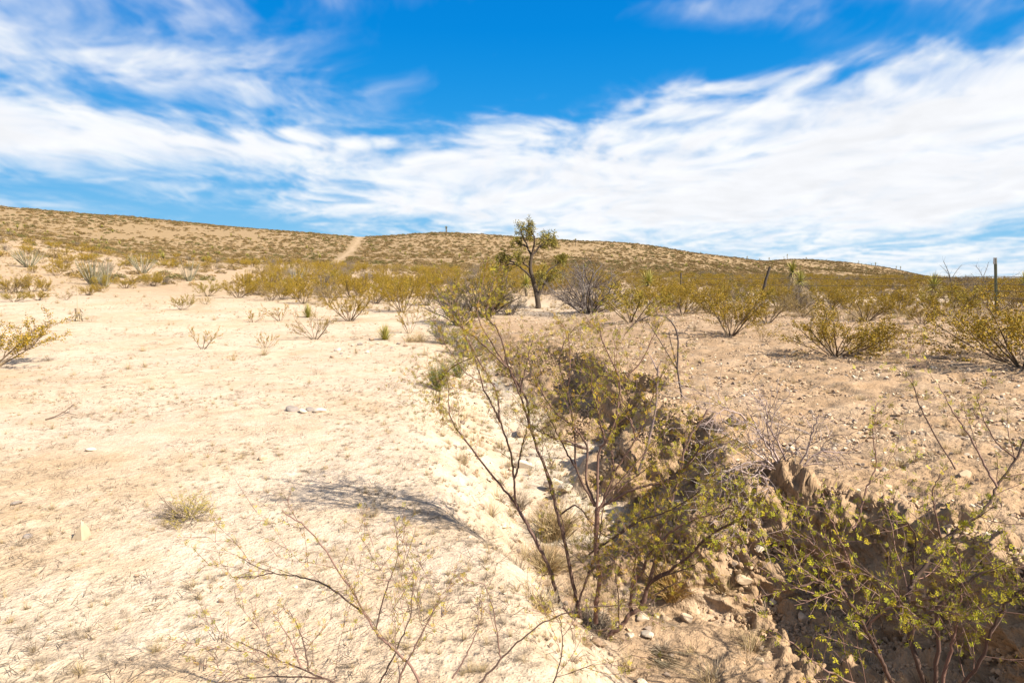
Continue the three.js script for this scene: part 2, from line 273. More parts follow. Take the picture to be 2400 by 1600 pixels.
// ---------------------------------------------------------------- mesh building
class MB {
  constructor(smooth) { this.p = []; this.n = smooth ? [] : null; this.c = []; this.i = []; }
  tube(pts, r0, r1, sides, col) {
    const n = pts.length, b0 = this.p.length / 3; let up = Math.abs(pts[n - 1].y - pts[0].y) > 0.8 * pts[0].distanceTo(pts[n - 1]) ? V(1, 0, 0.3) : V(0, 1, 0.2);
    const t = V(), u = V(), w = V();
    for (let k = 0; k < n; k++) {
      t.copy(pts[Math.min(k + 1, n - 1)]).sub(pts[Math.max(k - 1, 0)]).normalize(); u.crossVectors(up, t).normalize(); w.crossVectors(t, u); up = w.clone();
      const r = lerp(r0, r1, k / (n - 1));
      for (let s = 0; s < sides; s++) { const a = s / sides * 2 * Math.PI, x = Math.cos(a), y = Math.sin(a), nx = u.x * x + w.x * y, ny = u.y * x + w.y * y, nz = u.z * x + w.z * y; this.p.push(pts[k].x + nx * r, pts[k].y + ny * r, pts[k].z + nz * r); this.n?.push(nx, ny, nz); this.c.push(...col); }
    }
    for (let k = 0; k < n - 1; k++) for (let s = 0; s < sides; s++) { const a = b0 + k * sides + s, b = b0 + k * sides + (s + 1) % sides; this.i.push(a, b, a + sides, b, b + sides, a + sides); }
    for (let s = 1; s < sides - 1; s++) { this.i.push(b0 + (n - 1) * sides, b0 + (n - 1) * sides + s, b0 + (n - 1) * sides + s + 1); }
    return this;
  }
  leaf(p, d, s, L, W, col) {   // a pointed leaf: base p, direction d, sideways s
    const b = this.p.length / 3, m = 0.45 * L;
    this.p.push(p.x, p.y, p.z, p.x + d.x * m + s.x * W, p.y + d.y * m + s.y * W, p.z + d.z * m + s.z * W, p.x + d.x * L, p.y + d.y * L, p.z + d.z * L, p.x + d.x * m - s.x * W, p.y + d.y * m - s.y * W, p.z + d.z * m - s.z * W);
    for (let k = 0; k < 4; k++) this.c.push(...col); this.i.push(b, b + 1, b + 2, b, b + 2, b + 3);
  }
  blade(pts, w0, side, col, colTip) {   // a tapering strip through pts
    const b = this.p.length / 3, n = pts.length;
    for (let k = 0; k < n; k++) { const t = k / (n - 1), w = w0 * (1 - t) ** 0.7 + 0.0004, c = colTip ? mixc(col, colTip, t) : col; this.p.push(pts[k].x + side.x * w, pts[k].y + side.y * w, pts[k].z + side.z * w, pts[k].x - side.x * w, pts[k].y - side.y * w, pts[k].z - side.z * w); this.c.push(...c, ...c); }
    for (let k = 0; k < n - 1; k++) { const a = b + 2 * k; this.i.push(a, a + 1, a + 2, a + 1, a + 3, a + 2); }
  }
  geo() {
    const g = new THREE.BufferGeometry(); g.setAttribute('position', new THREE.Float32BufferAttribute(this.p, 3)); if (this.n) g.setAttribute('normal', new THREE.Float32BufferAttribute(this.n, 3));
    g.setAttribute('color', new THREE.Float32BufferAttribute(this.c, 3)); g.setIndex(this.i); return g;
  }
}
const grey = (k) => new THREE.Color().setRGB(k, k, k);
const M = {
  bark: new THREE.MeshPhysicalMaterial({ color: grey(0.66), vertexColors: true, roughness: 0.85, specularIntensity: 0.5 }),
  leaf: new THREE.MeshPhysicalMaterial({ color: grey(0.8), vertexColors: true, roughness: 0.85, specularIntensity: 0.35, transmission: 0.18, thickness: 0, side: THREE.DoubleSide }),
  blade: new THREE.MeshPhysicalMaterial({ color: grey(0.8), vertexColors: true, roughness: 0.8, specularIntensity: 0.4, side: THREE.DoubleSide }),
  rock: new THREE.MeshStandardMaterial({ color: grey(0.78), vertexColors: true, roughness: 0.92, bumpScale: 0.004 }),
  metal: new THREE.MeshStandardMaterial({ vertexColors: true, roughness: 0.65, metalness: 0.3 }),
};
const taken = {};
const numbered = (n) => { const k = taken[n] = (taken[n] ?? -1) + 1; return k ? `${n}_${String(k).padStart(3, '0')}` : n; };
function thing(name, label, category, p = V(0, 0, 0), turn = 0, group) { const o = new THREE.Group(); o.name = numbered(name); o.position.copy(p); o.rotation.y = turn; o.userData = { label, category }; if (group) o.userData.group = group; scene.add(o); return o; }
function part(name, geo, mat, parent) { const m = new THREE.Mesh(geo, mat); m.name = name; m.castShadow = m.receiveShadow = true; parent.add(m); return m; }
function clone(src, p, turn, s, label, category, group) {
  const o = src.clone(); o.name = numbered(src.userData.base); o.position.copy(p); o.rotation.set(0, turn, 0); typeof s === 'number' ? o.scale.setScalar(s) : o.scale.copy(s);
  o.userData = { label, category }; if (group) o.userData.group = group; scene.add(o); return o;
}
const proto = (base) => { const g = new THREE.Group(); g.userData = { base }; return g; };   // a pattern to copy, not in the scene itself
const pick = (r, a) => a[Math.floor(r() * a.length)];
const tint = (r, c, s) => { const k = 1 + (r() * 2 - 1) * s; return [c[0] * k * (1 + (r() - 0.5) * s * 0.5), c[1] * k, c[2] * k]; };
const rdir = (r) => { const y = r() * 2 - 1, a = r() * 6.2832, q = Math.sqrt(1 - y * y); return V(q * Math.cos(a), y, q * Math.sin(a)); };
const smooth = (pts, n) => new THREE.CatmullRomCurve3(pts).getPoints(n);
function aside(r, d, ang) { const k = rdir(r); k.addScaledVector(d, -k.dot(d)).normalize(); return d.clone().multiplyScalar(Math.cos(ang)).addScaledVector(k, Math.sin(ang)); }
// a branch and its side branches; o.leafAt(p, dir, level) is called along the leafy ones
function grow(mb, r, p, d, L, R, lev, o) {
  const n = o.seg ?? 5, pts = [p.clone()]; let q = p.clone(), dir = d.clone();
  for (let k = 0; k < n; k++) { dir.addScaledVector(rdir(r), o.bend ?? 0.16).add(V(0, (o.up ?? 0.05), 0)).normalize(); q = q.clone().addScaledVector(dir, L / n); pts.push(q); }
  R = Math.max(R, o.rmin ?? 0); mb.tube(pts, R, R * (o.taper ?? 0.45), R > 0.006 ? 5 : 3, o.col(r, lev)); fill(mb, r, pts, L, R, lev, o);
}
function fill(mb, r, pts, L, R, lev, o) {
  const n = pts.length - 1, on = (t) => { const f = clamp(t, 0, 0.999) * n, i = Math.floor(f); return [pts[i].clone().lerp(pts[i + 1], f - i), pts[i + 1].clone().sub(pts[i]).normalize()]; };
  if (lev > 0) { const kids = o.kids[lev] * (0.75 + 0.5 * r()); for (let k = 0; k < kids; k++) { const t = lerp(o.t0?.[lev] ?? 0.25, 1, (k + r()) / kids), [p, d] = on(t); grow(mb, r, p, aside(r, d, (o.ang ?? 0.6) * (0.6 + 0.8 * r())), L * (o.lf ?? 0.5) * (1.15 - 0.55 * t) * (0.6 + 0.8 * r()), R * (o.rf ?? 0.5) * (1 - 0.4 * t), lev - 1, o); } }
  if (o.leafAt && lev <= o.leafLev) { const m = Math.max(1, Math.round(L / o.gap)); for (let k = 0; k < m; k++) { const t = lerp(o.leaf0?.[lev] ?? 0.1, 1, (k + r()) / m), [p, d] = on(t); o.leafAt(p, d, lev); } }
}

// ---------------------------------------------------------------- creosote shrubs (patterns)
const GREY_BARK = (r) => tint(r, pick(r, [[0.21, 0.145, 0.085], [0.28, 0.20, 0.13], [0.13, 0.085, 0.05]]), 0.2);
const OLIVE = [[0.31, 0.205, 0.014], [0.26, 0.18, 0.014], [0.36, 0.22, 0.015], [0.21, 0.16, 0.014], [0.39, 0.25, 0.024]];
function creosote(seed, o) {   // about 1 m high, base at the origin
  const r = rng(seed), st = new MB(true), lf = new MB(false), n = o.stems;
  const leafAt = (p, d) => { for (let k = 0; k < (o.per ?? 2); k++) { const e = aside(r, d, 0.4 + 0.9 * r()); e.y += 0.25; e.normalize(); const s = rdir(r); s.addScaledVector(e, -s.dot(e)).normalize(); lf.leaf(p.clone().addScaledVector(rdir(r), 0.028), e, s, (0.020 + 0.016 * r()) * (o.ls ?? 1), (0.0065 + 0.004 * r()) * (o.ls ?? 1), tint(r, pick(r, o.cols ?? OLIVE), 0.25)); } };
  for (let k = 0; k < n; k++) {
    const az = (k + 0.7 * r()) / n * 6.2832 * 2.4, lean = (o.lean ?? 0.25) + (o.spread ?? 0.75) * Math.sqrt(r()), d = V(Math.sin(lean) * Math.cos(az), Math.cos(lean), Math.sin(lean) * Math.sin(az));
    const L = (0.72 + 0.35 * r()) * (0.82 + 0.35 * Math.sin(lean));
    grow(st, r, V(Math.cos(az) * 0.04 * r(), -0.05, Math.sin(az) * 0.04 * r()), d, L, 0.010 + 0.006 * r(), 2, { seg: 6, bend: 0.13, up: 0.035, kids: [0, o.k1 ?? 4, o.k2 ?? 6], t0: [0, 0.2, 0.32], ang: 0.62, lf: 0.42, rf: 0.45, leafLev: 1, leaf0: [0.05, 0.35], gap: (o.gap ?? 0.02), leafAt, col: GREY_BARK });
  }
  const g = proto('creosote_shrub'); part('stems', st.geo(), M.bark, g); part('foliage', lf.geo(), M.leaf, g); return g;
}
const CREO = [creosote(11, { stems: 13 }), creosote(12, { stems: 11, spread: 0.9, lean: 0.3, cols: [[0.25, 0.20, 0.018], [0.31, 0.22, 0.02], [0.20, 0.17, 0.016], [0.36, 0.235, 0.02]] }), creosote(13, { stems: 15, spread: 0.6 }), creosote(14, { stems: 9, spread: 0.85, gap: 0.034, cols: [[0.27, 0.19, 0.06], [0.22, 0.155, 0.05], [0.32, 0.22, 0.07]] }), creosote(15, { stems: 12, spread: 0.7, lean: 0.35 })];
const CREO_SPARSE = [creosote(21, { stems: 6, gap: 0.032, k1: 3, k2: 4, ls: 1.3 }), creosote(22, { stems: 7, spread: 0.95, gap: 0.03, k1: 3, k2: 4, ls: 1.3 })];
const CREO_HERO = creosote(31, { stems: 19, spread: 0.95, lean: 0.28, k2: 8, k1: 5, gap: 0.022 });
function plant(src, px, py, w, h, label, category, group, turn) {   // at a sight line, w x h as seen
  const p = ground(px, py), d = -p.z, H = h / F * d, Wd = w / F * d; src.updateMatrixWorld(true);
  const b = src.userData.box ??= new THREE.Box3().setFromObject(src); const sh = H / b.max.y, sw = Wd / ((b.max.x - b.min.x + b.max.z - b.min.z) / 2);
  p.y -= 0.01; return clone(src, p, turn ?? (px * 12.9898 % 6.28), V(sw, sh, sw), label, category, group);
}
const GREYSH = leafBush(33, { name: 'desert_shrub', n: 12, cols: [[0.20, 0.155, 0.12], [0.26, 0.20, 0.155], [0.15, 0.115, 0.09]], leaf: [[0.21, 0.17, 0.09], [0.26, 0.21, 0.11], [0.16, 0.135, 0.075]], spread: 0.9, gap: 0.03 });
const lap = () => {};
lap('ground and patterns');
const CR = 'creosote shrub';
plant(CREO_HERO, 1960, 834, 300, 138, 'wide creosote shrub with fanning bare stems on stony ground before the wire fence', CR, null, 0.4);
plant(CREO_HERO, 2400, 856, 480, 205, 'large sprawling creosote shrub with dark leaning limbs in front of the steel fence post', CR, null, 2.2);
plant(CREO[2], 1712, 787, 185, 130, 'rounded golden creosote shrub on the stony bank beside the leaning wooden post', CR);
plant(CREO[3], 1800, 757, 140, 75, 'half hidden creosote shrub at the foot of the leaning wooden post', CR);
plant(CREO_SPARSE[0], 1787, 800, 55, 46, 'small thin creosote seedling on stony ground below the leaning post', CR);
plant(CREO[1], 1480, 755, 215, 100, 'broad golden brown creosote shrub right below the yucca head', CR);
plant(CREO[4], 1378, 730, 75, 62, 'small dense creosote shrub in front of the dead grey bush', CR);
plant(CREO[0], 943, 731, 120, 95, 'creosote shrub with pale bare stems at the edge of the sand', CR);
plant(CREO[4], 818, 752, 125, 84, 'creosote shrub with open vase of stems on the sand behind the small yucca', CR);
plant(CREO[3], 738, 795, 112, 78, 'low creosote shrub with silver stems on open sand in front of a green yucca', CR);
plant(CREO_SPARSE[1], 592, 755, 56, 30, 'tiny flat topped creosote alone on the sand', CR);
plant(CREO_SPARSE[0], 656, 752, 62, 44, 'small open creosote on sand beside the flat topped one', CR);
plant(CREO[1], 425, 726, 54, 40, 'small upright creosote alone on the sand with a dry tuft at its foot', CR);
plant(CREO_SPARSE[1], 483, 713, 30, 20, 'very small creosote next to an upright one on the sand', CR);
plant(CREO_SPARSE[0], 473, 818, 66, 58, 'sparse see-through creosote sprig on open sand', CR);
plant(CREO_SPARSE[1], 622, 815, 58, 40, 'thin creosote sprig with reddish twigs on open sand', CR);
plant(CREO_SPARSE[0], 960, 782, 60, 74, 'spindly bare stemmed creosote beside the small bright yucca', CR);
plant(CREO[2], -30, 864, 320, 150, 'yellow leaved creosote shrub with long leaning stems standing on the open sand', CR, null, 3.2);
plant(CREO[0], 711, 712, 70, 62, 'creosote shrub on a dark crooked stem above the green yucca', CR);
const G1 = 'creosote shrubs at the far edge of the sand', L1 = 'creosote shrub along the far edge of the pale sand';
[[558, 698, 95, 46], [485, 694, 65, 40], [610, 690, 80, 36], [20, 688, 112, 52], [71, 684, 62, 38], [102, 682, 52, 36], [30, 707, 70, 26], [88, 704, 64, 28], [153, 703, 42, 22], [293, 676, 62, 34], [232, 684, 48, 22], [350, 668, 62, 34], [660, 702, 72, 40], [770, 712, 90, 62], [880, 712, 100, 62], [1000, 716, 80, 58]].forEach(([x, y, w, h], i) => plant(CREO[i % 5], x, y, w, h, L1, CR, G1));
const G2 = 'creosote shrubs on the stony bank', L2 = 'creosote shrub in the row along the wire fence';
[[1600, 738, 150, 82], [1560, 716, 120, 60], [1660, 724, 130, 72], [1760, 728, 130, 70], [1880, 742, 130, 70], [2030, 752, 150, 76], [2110, 736, 140, 74], [2160, 760, 120, 70], [2230, 742, 160, 84], [2330, 736, 150, 76], [1950, 722, 130, 58], [1840, 720, 120, 50], [2060, 716, 130, 52], [2280, 716, 130, 54], [1420, 712, 90, 44], [1520, 712, 100, 46], [2420, 730, 130, 80]].forEach(([x, y, w, h], i) => plant(CREO[(i * 2) % 5], x, y, w, h, L2, CR, G2));

// open ground that bears no shrubs, as seen from the sand
const CLEAR = [[-300, 1700], [-300, 712], [60, 700], [200, 694], [330, 676], [420, 662], [490, 640], [530, 622], [570, 624], [570, 650], [540, 676], [600, 700], [700, 716], [800, 728], [1000, 742], [1200, 735], [1290, 728], [1600, 735], [1800, 742], [2000, 752], [2700, 770], [2700, 1700]];
const inside = (P, x, y) => { let c = false; for (let i = 0, j = P.length - 1; i < P.length; j = i++) if ((P[i][1] > y) !== (P[j][1] > y) && x < (P[j][0] - P[i][0]) * (y - P[i][1]) / (P[j][1] - P[i][1]) + P[i][0]) c = !c; return c; };
function instances(name, geo, mat, list, parent) {
  const m = new THREE.InstancedMesh(geo, mat, list.length), o = new THREE.Object3D(), c = new THREE.Color(); m.name = name; m.castShadow = m.receiveShadow = true;
  list.forEach((q, i) => { o.position.copy(q.p); o.rotation.set(q.rx ?? 0, q.t ?? 0, q.rz ?? 0); typeof q.s === 'number' ? o.scale.setScalar(q.s) : o.scale.copy(q.s); o.updateMatrix(); m.setMatrixAt(i, o.matrix); if (q.c) m.setColorAt(i, c.setRGB(...q.c)); });
  parent.add(m); return m;
}
function stuff(name, label, category) { const g = new THREE.Group(); g.name = name; g.userData = { kind: 'stuff', label, category }; scene.add(g); return g; }
const merged = (src) => { const gs = []; src.children.forEach((m) => { const g = m.geometry.toNonIndexed(); if (g.attributes.normal) g.deleteAttribute('normal'); gs.push(g); }); return mergeGeometries(gs); };
{
  const r = rng(501), spots = [];
  for (let n = 0; n < 42000; n++) {
    const d = Math.sqrt(lerp(20 * 20, 125 * 125, r())), px = -150 + 2700 * r(), x = (px - 1200) / F * d, y = hBase(x, -d); const [qx, qy] = pixel(V(x, y, -d));
    if (inside(CLEAR, qx, qy)) continue; if (Math.abs(x - trackX(d)) < 1.3 + 0.012 * d) continue;
    const end = qx < 520 ? 112 : qx < 1400 ? 104 : 125; if (d > end + 12 * n2(x * 0.08, 2)) continue;
    const left = 1 - sstep(430, 620, qx), patch = fb2(x * 0.13 + 5, d * 0.13, 3); if (left > 0 && patch < -0.12 * left + 0.12 * left * (d < 60 ? 0.8 : -0.6)) continue;
    if (qx < 1400 && d < 34 && qx > 700 && qx < 1330) continue;
    if (fb2(x * 0.16 + 31, d * 0.16 + 3, 3) < -0.13) continue; const sep = (1.5 + 1.3 * r() * r()) * (1 + 0.35 * left); let ok = true; for (const s of spots) if (Math.abs(s.x - x) < sep && Math.abs(s.d - d) < sep) { ok = false; break; } if (!ok) continue;
    spots.push({ x, d, y, h: (qx > 1330 ? 0.34 + 0.62 * r() : 0.45 + 0.85 * r()) * (1 - 0.25 * left), w: 0.8 + 0.4 * r(), t: r() * 6.28, v: r() < 0.13 ? 5 : Math.floor(r() * 5) });
  }
  spots.sort((a, b) => a.d - b.d);
  const own = spots.filter((s) => { const q = pixel(V(s.x, s.y, -s.d)); return q[0] > -60 && q[0] < 2460; }).slice(0, 225); const set = new Set(own);
  for (const s of own) { const [qx] = pixel(V(s.x, s.y, -s.d)), lf = qx < 560; if (s.v === 5) { clone(GREYSH, V(s.x, s.y - 0.02, -s.d), s.t, V(s.h * s.w, s.h * 0.8, s.h * s.w), 'grey brown twiggy shrub standing among the creosote', 'shrub', 'grey shrubs among the creosote'); continue; } clone(CREO[s.v], V(s.x, s.y - 0.02, -s.d), s.t, V(s.h * s.w, s.h, s.h * s.w), lf ? 'creosote shrub on the gentle slope among the ocotillos' : 'creosote shrub in the dense olive scrub between sand and hill', CR, lf ? 'creosote shrubs on the gentle slope' : 'creosote shrubs in the scrub belt'); }
  const rest = stuff('scrub', 'olive brown creosote scrub massed at the foot of the hill', 'scrub');
  for (let v = 0; v < 6; v++) instances('scrub_mass', merged(v < 5 ? CREO[v] : GREYSH), M.blade, spots.filter((s) => !set.has(s) && s.v === v).map((s) => ({ p: V(s.x, s.y - 0.02, -s.d), t: s.t, s: V(s.h * s.w, s.h, s.h * s.w) })), rest);
  console.log('scrub', spots.length);
}
lap('creosote');

// ---------------------------------------------------------------- low hillside cover
function tuft(seed, n, h, spread, w, cols, tip) { const r = rng(seed), m = new MB(false); for (let k = 0; k < n; k++) { const az = r() * 6.28, ln = spread * Math.sqrt(r()), L = h * (0.55 + 0.6 * r()), d = V(Math.sin(ln) * Math.cos(az), Math.cos(ln), Math.sin(ln) * Math.sin(az)), p = V(Math.cos(az), 0, Math.sin(az)).multiplyScalar(0.12 * h * r()); p.y = -0.02; const q = p.clone().addScaledVector(d, L * 0.55), e = p.clone().addScaledVector(d, L); e.y -= 0.22 * L * Math.sin(ln); e.addScaledVector(rdir(r), 0.06 * L); const s = V(-Math.sin(az), 0, Math.cos(az)).addScaledVector(rdir(r), 0.6).normalize(); m.blade([p, q, e], w, s, tint(r, pick(r, cols), 0.25), tip && tint(r, tip, 0.2)); } return m.geo(); }
const STRAW = [[0.42, 0.31, 0.15], [0.36, 0.26, 0.13], [0.47, 0.36, 0.20], [0.30, 0.22, 0.13]], GREYSTRAW = [[0.30, 0.24, 0.175], [0.24, 0.19, 0.14], [0.36, 0.29, 0.21]];
const TUFT = [tuft(1, 70, 0.3, 1.0, 0.0022, STRAW), tuft(2, 60, 0.28, 1.2, 0.002, GREYSTRAW), tuft(3, 90, 0.34, 0.85, 0.0022, STRAW)];
function lowShrub(seed, cols) { const r = rng(seed), m = new MB(false); for (let k = 0; k < 260; k++) { const u = rdir(r); u.y = Math.abs(u.y) * 0.85; const p = u.clone().multiplyScalar((0.25 + 0.3 * r()) * (0.8 + 0.25 * n3(u.x * 2 + seed, u.y * 2, u.z * 2))); const d = aside(r, u, 0.6), s = rdir(r); s.addScaledVector(d, -s.dot(d)).normalize(); m.leaf(p, d, s, 0.10 + 0.06 * r(), 0.018 + 0.012 * r(), tint(r, pick(r, cols), 0.3)); } return m.geo(); }
{
  const kinds = [lowShrub(5, [[0.19, 0.125, 0.045], [0.24, 0.155, 0.055], [0.13, 0.09, 0.035]]), lowShrub(6, [[0.27, 0.19, 0.085], [0.21, 0.145, 0.07]]), lowShrub(7, [[0.12, 0.115, 0.04], [0.16, 0.135, 0.04]]), lowShrub(8, [[0.38, 0.26, 0.11], [0.32, 0.21, 0.09]])];
  const lists = [[], [], [], []], r = rng(909);
  for (let n = 0; n < 105000; n++) {
    const d = Math.sqrt(lerp(48 * 48, 420 * 420, r())), px = -250 + 2900 * r(), x = (px - 1200) / F * d; if (Math.abs(x - trackX(d)) < 0.9 + 0.004 * d) continue;
    const m = fb2(x * 0.05 + 2, d * 0.05, 3), m2 = fb2(x * 0.35 + 8, d * 0.35, 2); if (m2 + 0.9 * m < -0.14 + 0.4 * (r() - 0.5)) continue; if (d < 100 && r() < 0.55) continue;
    const y = hBase(x, -d), u = r() + 0.35 * m, k = u < 0.3 ? 3 : u < 0.58 ? 1 : u < 0.9 ? 0 : 2, s = (0.6 + 0.95 * r() * r()) * (k === 3 ? 0.7 : 1);
    lists[k].push({ p: V(x, y, -d), t: r() * 6.28, s: V(s * (1 + 0.4 * r()), s * (0.75 + 0.35 * r()), s * (1 + 0.4 * r())) });
  }
  const g = stuff('hillside_scrub', 'low brown scrub and dry grass dotting the hillside', 'scrub'); kinds.forEach((k, i) => instances('scrub_clump', k, M.blade, lists[i], g));
  console.log('hill', lists.map((l) => l.length).join(' '));
}
lap('hill');

// ---------------------------------------------------------------- yuccas
const YG = [[0.30, 0.305, 0.045], [0.38, 0.36, 0.07], [0.22, 0.25, 0.035], [0.44, 0.39, 0.10]], YD = [[0.42, 0.32, 0.16], [0.34, 0.26, 0.15], [0.28, 0.22, 0.14]];
function yucca(seed, o) {   // head of radius about 1 at the top of a trunk o.trunk high (in head radii)
  const r = rng(seed), g = proto('yucca'), T = o.trunk, lf = new MB(false), dead = new MB(false);
  if (T > 0.05) { const pts = [V(0, -0.08, 0), V(0.02, T * 0.4, 0.01), V(0.05 * r(), T * 0.8, 0), V(0.04, T + 0.06, 0.02)]; part('trunk', new MB(true).tube(smooth(pts, 8), 0.13, 0.15, 8, [0.16, 0.12, 0.085]).geo(), M.bark, g); }
  for (let k = 0; k < o.n; k++) {
    const u = k / o.n, el = lerp(1.5, o.low ?? -0.35, u ** 0.85), az = k * 2.39996 + 0.3 * r(), L = 0.8 + 0.25 * r(), d = V(Math.cos(el) * Math.cos(az), Math.sin(el), Math.cos(el) * Math.sin(az)), b = V(0.04, T + 0.05 - 0.1 * u, 0.02).addScaledVector(d, 0.06), s = V(-Math.sin(az), 0, Math.cos(az));
    const e = b.clone().addScaledVector(d, L); e.y -= 0.06 * u; lf.blade([b, b.clone().addScaledVector(d, 0.35 * L), b.clone().addScaledVector(d, 0.7 * L), e], o.w ?? 0.034, s.addScaledVector(rdir(r), 0.25).normalize(), tint(r, pick(r, YG), 0.2), tint(r, [0.36, 0.30, 0.10], 0.2));
  }
  part('leaves', lf.geo(), M.blade, g);
  if (o.dead) { for (let k = 0; k < o.dead; k++) { const az = r() * 6.28, h = T * (1 - 0.75 * r() * r()), L = 0.5 + 0.3 * r(), out = V(Math.cos(az), 0, Math.sin(az)), b = out.clone().multiplyScalar(0.1).setY(h), el = -0.5 - 0.7 * r(), d = out.clone().multiplyScalar(Math.cos(el)).setY(Math.sin(el)), e = b.clone().addScaledVector(d, L); if (e.y < 0.02) e.y = 0.02; dead.blade([b, b.clone().addScaledVector(d, 0.5 * L), e], 0.03, V(-Math.sin(az), 0, Math.cos(az)), tint(r, pick(r, YD), 0.25)); } part('dead_leaves', dead.geo(), M.blade, g); }
  return g;
}
const Y_TALL = yucca(1, { trunk: 1.7, n: 90, dead: 120, w: 0.04 }), Y_MID = yucca(2, { trunk: 1.0, n: 90, dead: 70, w: 0.04 }), Y_LOW = yucca(3, { trunk: 0.02, n: 110, low: 0.25, w: 0.032 }), Y_FAR = yucca(4, { trunk: 0.5, n: 46, dead: 20, w: 0.075 }), Y_POLE = yucca(5, { trunk: 4.6, n: 50, dead: 160, w: 0.08 });
const YC = 'yucca';
plant(Y_MID, 1518, 694, 64, 70, 'yucca with spiky yellow green head behind the broad golden creosote', YC);
plant(Y_MID, 1234, 694, 50, 60, 'yucca with drooping pale leaves directly behind the tree trunk', YC);
plant(Y_TALL, 1855, 684, 50, 80, 'taller yucca of a pair with a shaggy dead leaf skirt on its trunk', YC);
plant(Y_MID, 1876, 692, 52, 68, 'shorter wide headed yucca of the pair beside the shaggy trunk', YC);
plant(Y_MID, 2187, 712, 60, 82, 'dark green yucca head above the creosote beside tall bare twigs', YC);
plant(Y_LOW, 1811, 684, 32, 30, 'pale yellow yucca rosette behind the leaning wooden post', YC);
plant(Y_LOW, 903, 796, 68, 44, 'small bright green yucca rosette on the stony rim of the sand', YC);
plant(Y_LOW, 721, 744, 50, 40, 'small green yucca rosette behind the low silver stemmed creosote', YC);
plant(Y_LOW, 1024, 666, 30, 20, 'pale green yucca rosette in the scrub belt left of the tree', YC).userData.label = 'pale green yucca rosette low in the scrub belt before the hill';
plant(Y_MID, 2402, 690, 44, 64, 'yucca partly cut off at the edge of view beyond the steel post', YC);
plant(Y_POLE, 1046, 551, 13, 22, 'lone tall yucca standing on the hill crest against the sky', YC);
plant(Y_POLE, 1349, 578, 10, 20, 'tall dark yucca just below the hill crest behind the tree', YC);
{
  const r = rng(321); let n = 0;
  for (let k = 0; k < 2200 && n < 130; k++) {   // single yuccas on the hill
    const px = 2400 * r(), d = Math.sqrt(lerp(95 * 95, 330 * 330, r())), x = (px - 1200) / F * d, y = hBase(x, -d); if (Math.abs(x - trackX(d)) < 4) continue; const [, qy] = pixel(V(x, y, -d)); const u = pixel(V(x * 1.3, hBase(x * 1.3, -d * 1.3), -d * 1.3))[1]; if (qy > 632 || u > qy + 4) continue; if (fb2(x * 0.03, d * 0.03, 2) < -0.1) continue;
    const s = 0.42 + 0.35 * r(); clone(Y_FAR, V(x, y - 0.05, -d), r() * 6.28, V(s, s * (0.8 + 0.5 * r()), s), 'small yellow green yucca dotted on the far hillside', YC, 'yuccas on the hillside'); n++;
  }
  for (let k = 0; k < 26; k++) { const px = 1600 + 640 * r(), d = lerp(240, 370, r()), x = (px - 1200) / F * d, y = hBase(x, -d), s = 0.4 + 0.25 * r(); clone(Y_POLE, V(x, y - 0.1, -d), r() * 6.28, V(s, s * (0.5 + 0.6 * r()), s), 'thin dark tall yucca on the low end of the hill', YC, 'tall yuccas on the low end of the hill'); }
}
lap('yuccas');

// ---------------------------------------------------------------- ocotillos
function ocotillo(seed, n) { const r = rng(seed), m = new MB(true); for (let k = 0; k < n; k++) { const az = r() * 6.28, ln = 0.12 + 0.55 * Math.sqrt(r()), p = V(Math.cos(az) * 0.05, -0.05, Math.sin(az) * 0.05), L = 0.75 + 0.35 * r(), d = V(Math.sin(ln) * Math.cos(az), Math.cos(ln), Math.sin(ln) * Math.sin(az)), pts = [p]; let q = p, e = d.clone(); for (let i = 0; i < 6; i++) { e.addScaledVector(rdir(r), 0.07); e.y += 0.05; e.normalize(); q = q.clone().addScaledVector(e, L / 6); pts.push(q); } m.tube(pts, 0.011, 0.006, 4, tint(r, pick(r, [[0.25, 0.23, 0.155], [0.31, 0.285, 0.21], [0.19, 0.185, 0.11]]), 0.2)); } const g = proto('ocotillo'); part('wands', m.geo(), M.bark, g); return g; }
const OCO = [ocotillo(41, 34), ocotillo(42, 24), ocotillo(43, 46)];
plant(OCO[2], 216, 668, 80, 66, 'big many wanded grey ocotillo at the edge of the sand', 'ocotillo');
plant(OCO[1], 246, 672, 60, 62, 'smaller grey ocotillo touching the big many wanded one', 'ocotillo');
plant(OCO[1], 442, 659, 54, 56, 'ocotillo with a few tall pale wands beside the track', 'ocotillo');
plant(OCO[0], 694, 668, 56, 42, 'dense low ocotillo with dark foot in the scrub belt', 'ocotillo');
plant(OCO[0], 333, 640, 64, 46, 'pale ocotillo on the slope between the big ocotillo and the track', 'ocotillo');
plant(OCO[2], 66, 626, 76, 46, 'pale ocotillo up the slope above the sand', 'ocotillo');

